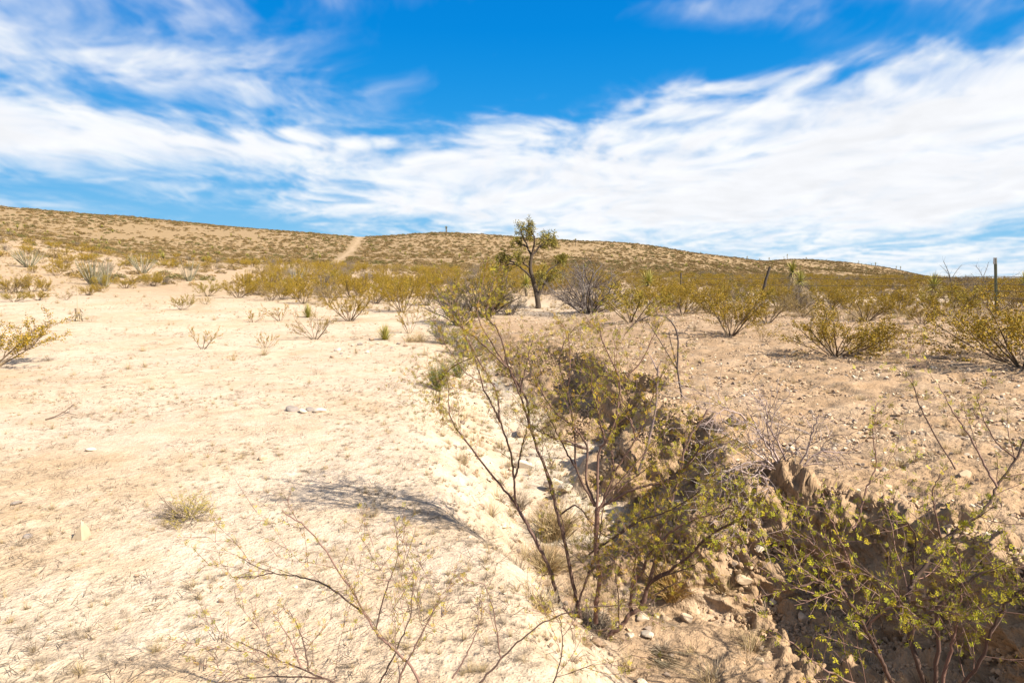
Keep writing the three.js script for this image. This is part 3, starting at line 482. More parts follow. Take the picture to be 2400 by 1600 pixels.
// ---------------------------------------------------------------- feathery acacia leaves and the gully bushes
const ACA = [[0.26, 0.215, 0.012], [0.33, 0.255, 0.015], [0.20, 0.18, 0.012], [0.34, 0.21, 0.013], [0.29, 0.25, 0.016]], ACG = [[0.31, 0.295, 0.013], [0.39, 0.35, 0.016], [0.25, 0.245, 0.013], [0.40, 0.31, 0.016]];
function spray(lf, r, p, d, cols, s = 1) {   // one doubly divided leaf
  const ax = aside(r, d, 0.5 + 0.7 * r()); ax.y += 0.1; ax.normalize(); const sd = rdir(r); sd.addScaledVector(ax, -sd.dot(ax)).normalize(); const L = (0.022 + 0.02 * r()) * s, n = 3 + Math.floor(r() * 3), nn = V().crossVectors(ax, sd), c = tint(r, pick(r, cols), 0.25);
  for (let k = 0; k < n; k++) { const b = p.clone().addScaledVector(ax, L * (0.25 + 0.75 * k / n)); for (const e of [-1, 1]) { const dd = ax.clone().multiplyScalar(0.6).addScaledVector(sd, e * 0.8).addScaledVector(rdir(r), 0.2).normalize(), ss = V().crossVectors(dd, nn).addScaledVector(rdir(r), 0.4).normalize(); lf.leaf(b, dd, ss, (0.011 + 0.009 * r()) * s, 0.0018 * s, c); } }
}
const RED_BARK = (r, lev) => tint(r, lev > 1 ? pick(r, [[0.18, 0.105, 0.08], [0.23, 0.14, 0.11], [0.12, 0.072, 0.055]]) : pick(r, [[0.26, 0.15, 0.115], [0.20, 0.12, 0.09], [0.30, 0.19, 0.155]]), 0.2);
function bush(name, label, category, baseP, limbs, o) {
  const g = thing(name, label, category, baseP), r = rng(o.seed), tw = new MB(true), lf = new MB(false);
  for (const lb of limbs) {
    const pts = smooth(lb.pts.map((p) => p.clone().sub(baseP)), Math.max(8, lb.pts.length * 5)), m = new MB(true);
    // slight knees in the limb
    pts.forEach((p, i) => { if (i) p.addScaledVector(rdir(r), Math.min(lb.r * 0.5, 0.006)); });
    let len = 0; for (let i = 1; i < pts.length; i++) len += pts[i].distanceTo(pts[i - 1]);
    m.tube(pts, lb.r * (o.thin ?? 1), (lb.r1 ?? lb.r * 0.35) * (o.thin ?? 1), 6, RED_BARK(r, 2)); part('stem', m.geo(), M.bark, g);
    const cols = lb.cols ?? o.cols, q = { seg: 4, bend: 0.2, up: o.up ?? 0.03, kids: [0, 4.2, 1.5 * (o.km ?? 1) * (lb.kids ?? o.kids) * len], t0: [0, 0.15, lb.t0 ?? 0.3], ang: 0.75, lf: lb.lf ?? Math.min(0.55, 0.34 / len), rf: 0.4, rmin: 0.0013, leafLev: 1, leaf0: [0.05, 0.1], gap: (lb.gap ?? o.gap ?? 0.02) * (o.gm ?? 1), leafAt: (p, d) => spray(lf, r, p, d, cols, o.ls ?? 1), col: RED_BARK };
    fill(tw, r, pts, len, lb.r * 0.6, 2, q);
    if (lb.tip !== 0) for (let k = 0; k < len / 0.05; k++) { const f = lerp(0.55, 0.999, r()) * (pts.length - 1), i = Math.floor(f); spray(lf, r, pts[i].clone().lerp(pts[i + 1], f - i), pts[i + 1].clone().sub(pts[i]).normalize(), cols, o.ls ?? 1); }
  }
  part('twigs', tw.geo(), M.bark, g); part('foliage', lf.geo(), M.leaf, g); return g;
}
const path = (dep, ...xy) => xy.map(([x, y], i) => at(x, y, Array.isArray(dep) ? lerp(dep[0], dep[1], i / (xy.length - 1)) : dep));
{
  const b = ground(1400, 1490), D = -b.z; console.log('bush base', b.toArray().map((v) => v.toFixed(2)).join(' '));
  const limbs = [
    { r: 0.017, pts: path([D, D + 0.25], [1345, 1455], [1318, 1420], [1285, 1325], [1250, 1255], [1209, 1181]), kids: 5, r1: 0.012, t0: 0.2, tip: 0 },
    { r: 0.011, pts: path([D + 0.25, D + 0.5], [1209, 1181], [1151, 1110], [1088, 1029], [1057, 980], [1050, 900]) , kids: 12 },
    { r: 0.011, pts: path([D + 0.25, D + 0.1], [1209, 1181], [1204, 1123], [1195, 1056], [1173, 990], [1164, 922], [1120, 840], [1085, 770], [1070, 705]) , kids: 14 },
    { r: 0.018, pts: path([D, D + 0.55], [1362, 1450], [1349, 1397], [1326, 1279], [1300, 1180], [1272, 1085], [1243, 1005], [1234, 941], [1196, 871], [1141, 814], [1075, 760], [1035, 715]), kids: 15, t0: 0.4 },
    { r: 0.010, pts: path([D + 0.35, D + 0.3], [1243, 1005], [1220, 930], [1190, 850], [1165, 770], [1140, 740], [1152, 674]), kids: 15 },
    { r: 0.008, pts: path([D + 0.45, D + 0.7], [1196, 871], [1150, 800], [1120, 740], [1126, 688], [1138, 640]), kids: 14 },
    { r: 0.021, pts: path([D, D - 0.1], [1398, 1460], [1398, 1408], [1407, 1351], [1398, 1300], [1401, 1193]), r1: 0.015, kids: 6, t0: 0.3, tip: 0 },
    { r: 0.012, pts: path([D - 0.1, D + 0.1], [1401, 1193], [1374, 1126], [1377, 1053], [1349, 1005], [1304, 967], [1268, 915], [1240, 840]), kids: 18 },
    { r: 0.012, pts: path([D - 0.1, D - 0.3], [1398, 1200], [1406, 1053], [1419, 1037], [1444, 973], [1451, 887], [1420, 820], [1405, 770]), kids: 17 },
    { r: 0.010, pts: path([D - 0.05, D + 0.35], [1395, 1187], [1352, 1100], [1345, 1000], [1330, 920], [1310, 850], [1325, 800], [1350, 765]), kids: 16 },
    { r: 0.010, pts: path([D - 0.08, D - 0.1], [1400, 1210], [1440, 1110], [1490, 1030], [1520, 960], [1540, 900], [1560, 860]), kids: 12 },
    { r: 0.023, pts: path([D, D - 0.15], [1425, 1490], [1452, 1471], [1481, 1437], [1501, 1422], [1516, 1385], [1538, 1310], [1550, 1245], [1573, 1179], [1588, 1133], [1610, 1040], [1660, 960]), r1: 0.006, kids: 13, t0: 0.35 },
    { r: 0.018, pts: path([D, D - 0.3], [1478, 1440], [1481, 1380], [1510, 1328], [1544, 1273], [1602, 1227], [1660, 1205], [1720, 1190]), kids: 20, cols: ACG, t0: 0.4, gap: 0.018 },
    { r: 0.017, pts: path([D - 0.02, D - 0.4], [1501, 1422], [1524, 1368], [1573, 1334], [1616, 1305], [1659, 1259], [1715, 1225], [1765, 1195]), kids: 20, cols: ACG, t0: 0.45, gap: 0.018 },
    { r: 0.013, pts: path([D - 0.05, D - 0.35], [1398, 1195], [1440, 1170], [1489, 1145], [1578, 1120], [1617, 1082], [1652, 1040], [1703, 1021]), kids: 17 },
    { r: 0.011, pts: path([D, D + 0.05], [1352, 1430], [1370, 1370], [1384, 1336], [1398, 1300], [1408, 1240], [1420, 1150]), kids: 12 },
    { r: 0.009, pts: path([D + 0.2, D], [1310, 1210], [1350, 1185], [1390, 1230], [1430, 1260], [1470, 1240]), kids: 16 },
    { r: 0.009, pts: path([D, D - 0.5], [1380, 1300], [1440, 1260], [1500, 1220], [1560, 1200], [1640, 1150], [1680, 1100]), kids: 16 },
    { r: 0.006, pts: path([D + 0.3, D + 0.9], [1130, 830], [1060, 860], [1030, 900], [1010, 960]), kids: 20 },
    { r: 0.006, pts: path([D + 0.4, D + 0.1], [1160, 900], [1100, 880], [1060, 830], [1030, 790]), kids: 20 },
    { r: 0.007, pts: path([D, D], [1450, 900], [1500, 850], [1530, 790], [1545, 760]), kids: 14 },
  ];
  { const q = rng(555); for (const l of limbs) l.r *= 0.7;
    const main = limbs.filter((l) => l.pts.length > 5);
    for (let k = 0; k < 22; k++) {   // thin crooked shoots leaving the main stems
      const l = main[k % main.length], n = l.pts.length, i = Math.floor(lerp(0.5, (n - 2) * 0.62, q())), p = l.pts[i].clone(), d = l.pts[i + 1].clone().sub(p).normalize(), e = aside(q, d, 0.35 + 0.45 * q()); e.y += 0.12; e.normalize();
      const L = 0.25 + 0.35 * q(), pts = [p]; let c = p; for (let m = 0; m < 4; m++) { e.addScaledVector(rdir(q), 0.22).add(V(0, 0.05, 0)).normalize(); c = c.clone().addScaledVector(e, L / 4); pts.push(c); }
      limbs.push({ r: 0.005 + 0.0025 * q(), pts, kids: 16, t0: 0.15, gap: 0.024 });
    } }
  bush('acacia_bush', 'tall open acacia bush with reddish stems and feathery leaves growing from the gully', 'bush', b, limbs, { seed: 71, kids: 14, cols: ACA, gap: 0.02, ls: 0.95, gm: 1.85, km: 0.6 });
}
{
  const b = ground(2185, 1690), D = -b.z; console.log('right bush base', b.toArray().map((v) => v.toFixed(2)).join(' '));
  const foot = (x, y) => at(x, y, D).lerp(b, 0.6);
  const limbs = [
    { r: 0.017, pts: [b.clone(), foot(2140, 1660), ...path([D - 0.05, D - 0.2], [2093, 1596], [2062, 1543], [2030, 1476], [2004, 1427], [1968, 1387], [1919, 1364], [1870, 1375])], kids: 20, t0: 0.3 },
    { r: 0.009, pts: path([D - 0.15, D], [1985, 1400], [1945, 1333], [1928, 1293], [1879, 1257], [1840, 1240]), kids: 26 },
    { r: 0.018, pts: [b.clone(), ...path([D, D + 0.35], [2160, 1574], [2133, 1494], [2126, 1427], [2133, 1387], [2151, 1351], [2187, 1297], [2213, 1262], [2276, 1221], [2320, 1181], [2338, 1141], [2383, 1074], [2415, 1000])], kids: 13, t0: 0.25 },
    { r: 0.008, pts: path([D + 0.28, D + 0.5], [2338, 1141], [2307, 1087], [2271, 1020], [2231, 958], [2200, 900]), kids: 10, gap: 0.03 },
    { r: 0.008, pts: path([D + 0.2, D + 0.2], [2208, 1265], [2195, 1212], [2187, 1154], [2205, 1110]), kids: 14 },
    { r: 0.008, pts: path([D + 0.1, D - 0.1], [2137, 1370], [2142, 1302], [2147, 1257], [2110, 1200]), kids: 22 },
    { r: 0.014, pts: [b.clone(), ...path([D, D - 0.1], [2200, 1500], [2204, 1418], [2258, 1373], [2316, 1337], [2400, 1329], [2460, 1300])], kids: 20 },
    { r: 0.007, pts: path([D + 0.1, D + 0.3], [2000, 1240], [2012, 1221], [2030, 1150], [2053, 1092], [2048, 1029], [2044, 985]), kids: 12, gap: 0.03 },
    { r: 0.012, pts: [b.clone(), ...path([D, D], [2227, 1538], [2240, 1471], [2253, 1400], [2249, 1324], [2240, 1270])], kids: 24, t0: 0.2 },
    { r: 0.012, pts: [b.clone(), ...path([D - 0.1, D - 0.2], [2290, 1560], [2330, 1470], [2370, 1400], [2420, 1360])], kids: 26, t0: 0.15 },
    { r: 0.010, pts: [b.clone(), ...path([D - 0.1, D - 0.25], [2080, 1640], [2000, 1600], [1920, 1560], [1850, 1500])], kids: 18, t0: 0.3 },
    { r: 0.009, pts: path([D - 0.05, D - 0.2], [2030, 1476], [2060, 1440], [2110, 1420], [2150, 1445]), kids: 34, gap: 0.014 },
    { r: 0.009, pts: path([D - 0.05, D - 0.2], [2133, 1494], [2170, 1440], [2210, 1430], [2250, 1440]), kids: 34, gap: 0.014 },
    { r: 0.009, pts: path([D + 0.05, D - 0.15], [2126, 1427], [2090, 1380], [2040, 1350], [1990, 1345]), kids: 26 },
    { r: 0.008, pts: path([D + 0.05, D], [2012, 1380], [1990, 1320], [1960, 1240], [1930, 1190]), kids: 24 },
    { r: 0.006, pts: path([D + 0.3, D + 0.4], [2383, 1074], [2340, 1040], [2310, 990], [2290, 930]), kids: 10, gap: 0.03 },
    { r: 0.006, pts: path([D + 0.5, D + 0.6], [2240, 1100], [2160, 960], [2140, 900], [2100, 860]), kids: 8, gap: 0.035 },
  ];
  bush('acacia_bush', 'bushy green acacia with dark forked limbs growing against the shaded gully wall', 'bush', b, limbs, { seed: 72, kids: 20, thin: 0.75, cols: ACG, gap: 0.018, ls: 0.98, gm: 3.0, km: 0.4 });
}
{
  const b = ground(1010, 1790), D = -b.z; console.log('front bush base', b.toArray().map((v) => v.toFixed(2)).join(' '));
  const limbs = [
    { r: 0.0075, pts: [b.clone(), ...path([D, D + 0.15], [1000, 1640], [968, 1570], [919, 1520], [879, 1480], [843, 1413], [789, 1329], [722, 1239], [660, 1199])], kids: 9, gap: 0.02, t0: 0.35 },
    { r: 0.005, pts: path([D + 0.08, D + 0.3], [850, 1435], [767, 1373], [700, 1351], [638, 1342], [558, 1306]), kids: 7 },
    { r: 0.004, pts: path([D + 0.2, D + 0.3], [640, 1342], [600, 1350], [545, 1353]), kids: 6 },
    { r: 0.006, pts: [b.clone(), ...path([D, D + 0.1], [880, 1640], [892, 1600], [932, 1516], [959, 1449], [970, 1342]) ], kids: 8, t0: 0.3 },
    { r: 0.006, pts: [b.clone(), ...path([D, D + 0.1], [935, 1610], [970, 1520], [1008, 1445], [1030, 1400])], kids: 8, t0: 0.3 },
    { r: 0.004, pts: path([D + 0.1, D + 0.3], [880, 1480], [905, 1380], [932, 1302], [925, 1215]), kids: 7 },
    { r: 0.0055, pts: [b.clone(), ...path([D - 0.1, D - 0.15], [900, 1680], [800, 1610], [723, 1574], [647, 1543], [562, 1503])], kids: 10, t0: 0.4 },
    { r: 0.004, pts: path([D - 0.12, D], [723, 1574], [710, 1500], [678, 1431]), kids: 8 },
    { r: 0.004, pts: path([D - 0.12, D], [705, 1565], [680, 1500], [640, 1440]), kids: 8 },
    { r: 0.004, pts: path([D - 0.1, D - 0.1], [760, 1590], [640, 1585], [500, 1600]), kids: 8 },
    { r: 0.006, pts: [b.clone(), ...path([D, D + 0.15], [1090, 1650], [1128, 1596], [1173, 1547], [1230, 1490], [1294, 1449], [1400, 1420], [1490, 1422])], kids: 3, t0: 0.5 },
    { r: 0.004, pts: path([D + 0.05, D + 0.1], [1173, 1547], [1166, 1494], [1151, 1409], [1135, 1370]), kids: 6 },
    { r: 0.005, pts: path([D + 0.05, D + 0.1], [1060, 1590], [1100, 1520], [1130, 1440]), kids: 6 },
    { r: 0.005, pts: [b.clone(), ...path([D, D + 0.1], [1250, 1660], [1300, 1590], [1318, 1500], [1312, 1450])], kids: 7, t0: 0.4 },
  ];
  bush('acacia_sapling', 'thin sprawling acacia sprays with few leaves rising from the sandy gully rim', 'bush', b, limbs, { seed: 73, kids: 8, thin: 0.72, cols: ACA, gap: 0.02, ls: 0.6, gm: 1.8, km: 0.55 });
}
lap('acacias');

// ---------------------------------------------------------------- mesquite tree, dead bush, gully shrubs
{
  const b = ground(1263, 723), D = -b.z, g = thing('mesquite_tree', 'small crooked mesquite tree with dark trunk and ragged yellow green crown', 'tree', b), r = rng(81), tr = new MB(true), br = new MB(true), lf = new MB(false);
  const K = D / 30, dark = () => tint(r, [0.085, 0.062, 0.045], 0.25), P = (dep, ...xy) => path([D + dep[0] * K, D + dep[1] * K], ...xy).map((p) => p.sub(b));
  const leafAt = (p, d) => { for (let k = 0; k < 2; k++) { const e = aside(r, d, 0.5 + 0.8 * r()); e.y -= 0.1; e.normalize(); const s = rdir(r); s.addScaledVector(e, -s.dot(e)).normalize(); lf.leaf(p.clone().addScaledVector(rdir(r), 0.05), e, s, (0.07 + 0.07 * r()) * K, (0.010 + 0.007 * r()) * K, tint(r, pick(r, [[0.21, 0.185, 0.03], [0.27, 0.22, 0.04], [0.15, 0.14, 0.026], [0.32, 0.25, 0.045]]), 0.25)); } };
  const q = (kids) => ({ seg: 5, bend: 0.26, up: 0.05, kids: [0, 6, kids * 1.1], t0: [0, 0.2, 0.3], ang: 0.8, lf: 0.46, rf: 0.45, leafLev: 1, leaf0: [0.15, 0.3], gap: 0.034 * K, leafAt, col: dark });
  const trunk = smooth(P([0, 0], [1263, 725], [1258, 690], [1249, 654], [1243, 627], [1246, 596]), 16); trunk[0].y -= 0.1; tr.tube(trunk, 0.13 * K, 0.07 * K, 9, [0.085, 0.062, 0.045]); part('trunk', tr.geo(), M.bark, g);
  const limbs = [[[0, 0.4], 0.05, 11, [1246, 600], [1236, 576], [1226, 556], [1220, 540]], [[0, -0.5], 0.05, 12, [1246, 598], [1252, 572], [1250, 550], [1243, 536]], [[0, 0.5], 0.048, 11, [1246, 600], [1262, 582], [1280, 566], [1293, 558]], [[0, -0.3], 0.05, 9, [1238, 580], [1220, 572], [1206, 566]],
    [[0, -0.4], 0.05, 8, [1249, 656], [1228, 632], [1210, 619], [1190, 620], [1174, 632]], [[0, 0.3], 0.05, 10, [1212, 619], [1190, 610], [1172, 616]], [[0, 0.4], 0.055, 5, [1256, 680], [1270, 650], [1288, 632], [1306, 620]], [[0.3, 0.5], 0.035, 16, [1296, 628], [1312, 612], [1318, 604]], [[0, -0.5], 0.05, 9, [1259, 695], [1268, 668], [1270, 640]], [[0, 0.5], 0.05, 8, [1260, 700], [1274, 672], [1280, 655]], [[0, -0.5], 0.045, 8, [1243, 627], [1222, 612], [1214, 602]]];
  for (const [dep, rad, kids, ...xy] of limbs) { const pts = smooth(P(dep, ...xy), 10); pts.forEach((p, i) => i && p.addScaledVector(rdir(r), 0.03 * K)); let len = 0; for (let i = 1; i < pts.length; i++) len += pts[i].distanceTo(pts[i - 1]); const m = new MB(true); m.tube(pts, rad * K, rad * K * 0.45, 6, dark()); part('limb', m.geo(), M.bark, g); fill(br, r, pts, len, rad * K * 0.6, 2, q(kids)); }
  part('twigs', br.geo(), M.bark, g); part('foliage', lf.geo(), M.leaf, g);
}
function twigBush(seed, o) {   // leafless tangle about 1 m high
  const r = rng(seed), m = new MB(true); for (let k = 0; k < o.n; k++) { const az = r() * 6.28, ln = (o.lean ?? 0.1) + (o.spread ?? 1.0) * Math.sqrt(r()); grow(m, r, V(Math.cos(az) * 0.05, -0.04, Math.sin(az) * 0.05), V(Math.sin(ln) * Math.cos(az), Math.cos(ln), Math.sin(ln) * Math.sin(az)), 0.75 + 0.3 * r(), o.R ?? 0.016, 2, { seg: 6, bend: o.bend ?? 0.28, up: 0.03, kids: [0, o.k1 ?? 5, o.k2 ?? 7], t0: [0, 0.15, 0.2], ang: 0.8, lf: 0.5, rf: 0.5, taper: 0.5, col: (q) => tint(q, pick(q, o.cols), 0.2) }); }
  const g = proto(o.name); part('stems', m.geo(), M.bark, g); return g;
}
function leafBush(seed, o) {   // twiggy bush with small leaves
  const r = rng(seed), g = twigBush(seed, o), lf = new MB(false), m = new MB(true);
  const leafAt = (p, d) => { const e = aside(r, d, 0.7), s = rdir(r); s.addScaledVector(e, -s.dot(e)).normalize(); lf.leaf(p.clone().addScaledVector(rdir(r), 0.015), e, s, (0.022 + 0.02 * r()) * (o.ls ?? 1), (0.006 + 0.004 * r()) * (o.ls ?? 1), tint(r, pick(r, o.leaf), 0.25)); };
  for (let k = 0; k < o.n; k++) { const az = r() * 6.28, ln = (o.lean ?? 0.1) + (o.spread ?? 1.0) * Math.sqrt(r()); grow(m, r, V(0, -0.04, 0), V(Math.sin(ln) * Math.cos(az), Math.cos(ln), Math.sin(ln) * Math.sin(az)), 0.7 + 0.3 * r(), 0.008, 2, { seg: 5, bend: 0.2, up: 0.04, kids: [0, 4, 6], ang: 0.7, lf: 0.45, leafLev: 1, gap: o.gap ?? 0.02, leafAt, col: (q) => tint(q, pick(q, o.cols), 0.2) }); }
  part('twigs', m.geo(), M.bark, g); part('foliage', lf.geo(), M.leaf, g); return g;
}
const GREYW = [[0.20, 0.165, 0.15], [0.15, 0.12, 0.11], [0.27, 0.225, 0.20], [0.11, 0.085, 0.078]];
plant(twigBush(91, { name: 'dead_bush', n: 26, cols: GREYW, R: 0.014, k2: 8, k1: 6 }), 1385, 733, 300, 150, 'large leafless grey bush, a tangle of dead twigs beside the tree', 'dead bush');
plant(leafBush(92, { name: 'mesquite_shrub', n: 14, cols: [[0.10, 0.075, 0.06], [0.16, 0.12, 0.10]], leaf: [[0.22, 0.18, 0.025], [0.17, 0.145, 0.025], [0.27, 0.19, 0.03]], spread: 0.8 }), 1140, 742, 210, 140, 'yellow green mesquite shrub at the head of the gully left of the tree', 'shrub').userData.label = 'yellow green mesquite shrub at the head of the gully next to the tree';
plant(leafBush(93, { name: 'desert_shrub', n: 12, cols: [[0.08, 0.065, 0.055], [0.13, 0.105, 0.09]], leaf: [[0.10, 0.085, 0.04], [0.14, 0.11, 0.05]], spread: 0.9, gap: 0.013 }), 1075, 762, 190, 110, 'dark brown grey shrub shading the head of the gully', 'shrub');
plant(leafBush(94, { name: 'desert_shrub', n: 12, cols: [[0.14, 0.115, 0.095], [0.19, 0.155, 0.13]], leaf: [[0.16, 0.135, 0.08], [0.20, 0.165, 0.09]], spread: 1.0 }), 1195, 738, 150, 62, 'low grey brown shrub at the foot of the mesquite tree', 'shrub');
const SAGE = leafBush(95, { name: 'sage_shrub', n: 14, cols: [[0.17, 0.15, 0.12], [0.22, 0.19, 0.16]], leaf: [[0.19, 0.19, 0.115], [0.23, 0.225, 0.14], [0.15, 0.155, 0.09]], spread: 0.8, gap: 0.016 });
plant(SAGE, 1098, 836, 130, 76, 'grey green sage shrub in the gully behind the tall acacia', 'shrub');
plant(SAGE, 1040, 806, 90, 66, 'pale sage shrub on the gully rim beyond the green wand bush', 'shrub');
function wandBush(seed, n) { const r = rng(seed), m = new MB(true); for (let k = 0; k < n; k++) { const az = r() * 6.28, ln = 0.85 * Math.sqrt(r()), d = V(Math.sin(ln) * Math.cos(az), Math.cos(ln), Math.sin(ln) * Math.sin(az)); grow(m, r, V(0.12 * (r() - 0.5), -0.03, 0.12 * (r() - 0.5)), d, 0.7 + 0.3 * r(), 0.007, 1, { seg: 4, bend: 0.09, up: 0.05, kids: [0, 5], ang: 0.3, lf: 0.6, rf: 0.9, taper: 0.6, col: (q) => tint(q, pick(q, [[0.12, 0.155, 0.035], [0.16, 0.19, 0.05], [0.10, 0.125, 0.035]]), 0.25) }); } const g = proto('ephedra_bush'); part('stems', m.geo(), M.bark, g); return g; }
plant(wandBush(96, 90), 1028, 918, 84, 92, 'bright green bush of upright jointed wands on the gully rim', 'shrub');
plant(wandBush(97, 60), 1075, 886, 60, 62, 'smaller green wand bush just inside the gully', 'shrub');
// pale leafless tangle over the gully wall
{
  const b = ground(1850, 1120), r = rng(98), m = new MB(true), g = thing('dead_branches', 'tangle of pale pinkish leafless twigs hanging over the gully wall', 'dead branches', b), D = -b.z;
  const col = (q) => tint(q, pick(q, [[0.42, 0.32, 0.29], [0.33, 0.25, 0.23], [0.50, 0.40, 0.37], [0.24, 0.17, 0.155]]), 0.2);
  const runs = [[[1850, 1130], [1800, 1080], [1740, 1040], [1690, 1010]], [[1850, 1130], [1790, 1120], [1720, 1100], [1650, 1110]], [[1850, 1120], [1830, 1050], [1800, 990], [1795, 940]], [[1850, 1125], [1780, 1160], [1730, 1220], [1700, 1260]], [[1850, 1120], [1890, 1060], [1905, 1010], [1920, 970]], [[1850, 1130], [1800, 1200], [1830, 1250], [1900, 1240], [2010, 1215]], [[1845, 1125], [1760, 1080], [1700, 1150], [1720, 1230]], [[1850, 1120], [1920, 1060], [1980, 1062]], [[1850, 1120], [1770, 1000], [1700, 960], [1650, 1000]], [[1840, 1120], [1740, 1130], [1660, 1180], [1640, 1220]], [[1850, 1130], [1880, 1200], [1960, 1270]], [[1840, 1110], [1790, 1030], [1760, 970]]];
  for (const xy of runs) { const pts = smooth(path([D, D - 0.35 + 0.5 * r()], ...xy).map((p) => p.sub(b)), 12); pts.forEach((p, i) => i && p.addScaledVector(rdir(r), 0.008)); let len = 0; for (let i = 1; i < pts.length; i++) len += pts[i].distanceTo(pts[i - 1]); m.tube(pts, 0.008, 0.0035, 4, col(r)); fill(m, r, pts, len, 0.007, 2, { seg: 5, bend: 0.22, up: -0.01, rmin: 0.0026, kids: [0, 4, 11], t0: [0, 0.1, 0.1], ang: 0.8, lf: 0.5, rf: 0.6, taper: 0.4, col }); }
  part('twigs', m.geo(), M.bark, g);
}
// bent dead stick and bare pole among the acacia
function sticks(name, label, category, bpx, list, colr) { const b = ground(...bpx), D = -b.z, g = thing(name, label, category, b), r = rng(bpx[0]); for (const [dep, rad, kids, ...xy] of list) { const pts = smooth(path([D + dep[0], D + dep[1]], ...xy).map((p) => p.sub(b)), 14), m = new MB(true); let len = 0; for (let i = 1; i < pts.length; i++) len += pts[i].distanceTo(pts[i - 1]); m.tube(pts, rad, rad * 0.45, 5, tint(r, colr, 0.15)); fill(m, r, pts, len, rad * 0.6, 1, { seg: 4, bend: 0.2, up: 0, kids: [0, kids], t0: [0, 0.3], ang: 0.8, lf: 0.22, rf: 0.5, col: () => tint(r, colr, 0.2) }); part('stick', m.geo(), M.bark, g); } return g; }
sticks('dead_stick', 'dark dead stem arching over from the gully behind the acacia', 'dead stick', [1600, 930], [[[0, 0], 0.012, 5, [1600, 935], [1588, 865], [1590, 800], [1582, 766], [1560, 742], [1524, 740], [1490, 756], [1468, 780]], [[0, 0.1], 0.008, 5, [1590, 870], [1560, 820], [1530, 772], [1515, 750]], [[0, -0.2], 0.007, 4, [1588, 862], [1572, 800], [1568, 780]]], [0.13, 0.095, 0.085]);
sticks('dead_pole', 'straight bare bleached stem leaning up from the gully floor', 'dead stick', [1480, 1150], [[[0, 0], 0.017, 4, [1478, 1155], [1489, 1126], [1515, 1053], [1537, 957], [1543, 858]], [[0, 0.1], 0.008, 3, [1541, 870], [1530, 845], [1520, 828]]], [0.30, 0.22, 0.20]);
sticks('sparse_shrub', 'tall sparse shrub of thin dark twigs beside the dark green yucca', 'shrub', [2235, 716], [[[0, 0], 0.016, 12, [2235, 716], [2232, 680], [2228, 650], [2220, 628], [2212, 612]], [[0, 0.3], 0.011, 12, [2230, 655], [2245, 632], [2256, 620]], [[0, -0.3], 0.011, 10, [2232, 668], [2222, 640], [2205, 622]]], [0.10, 0.078, 0.055]);
sticks('sparse_shrub', 'tall sparse shrub of thin twigs between the yucca and the steel post', 'shrub', [2330, 720], [[[0, 0], 0.014, 12, [2330, 720], [2316, 680], [2300, 640], [2288, 622]], [[0, 0.3], 0.010, 12, [2305, 650], [2314, 628], [2318, 614]], [[0, -0.3], 0.010, 10, [2316, 680], [2290, 655], [2276, 640]], [[0, 0.5], 0.011, 10, [2328, 700], [2352, 665], [2372, 650], [2390, 640]]], [0.12, 0.09, 0.065]);
lap('trees');

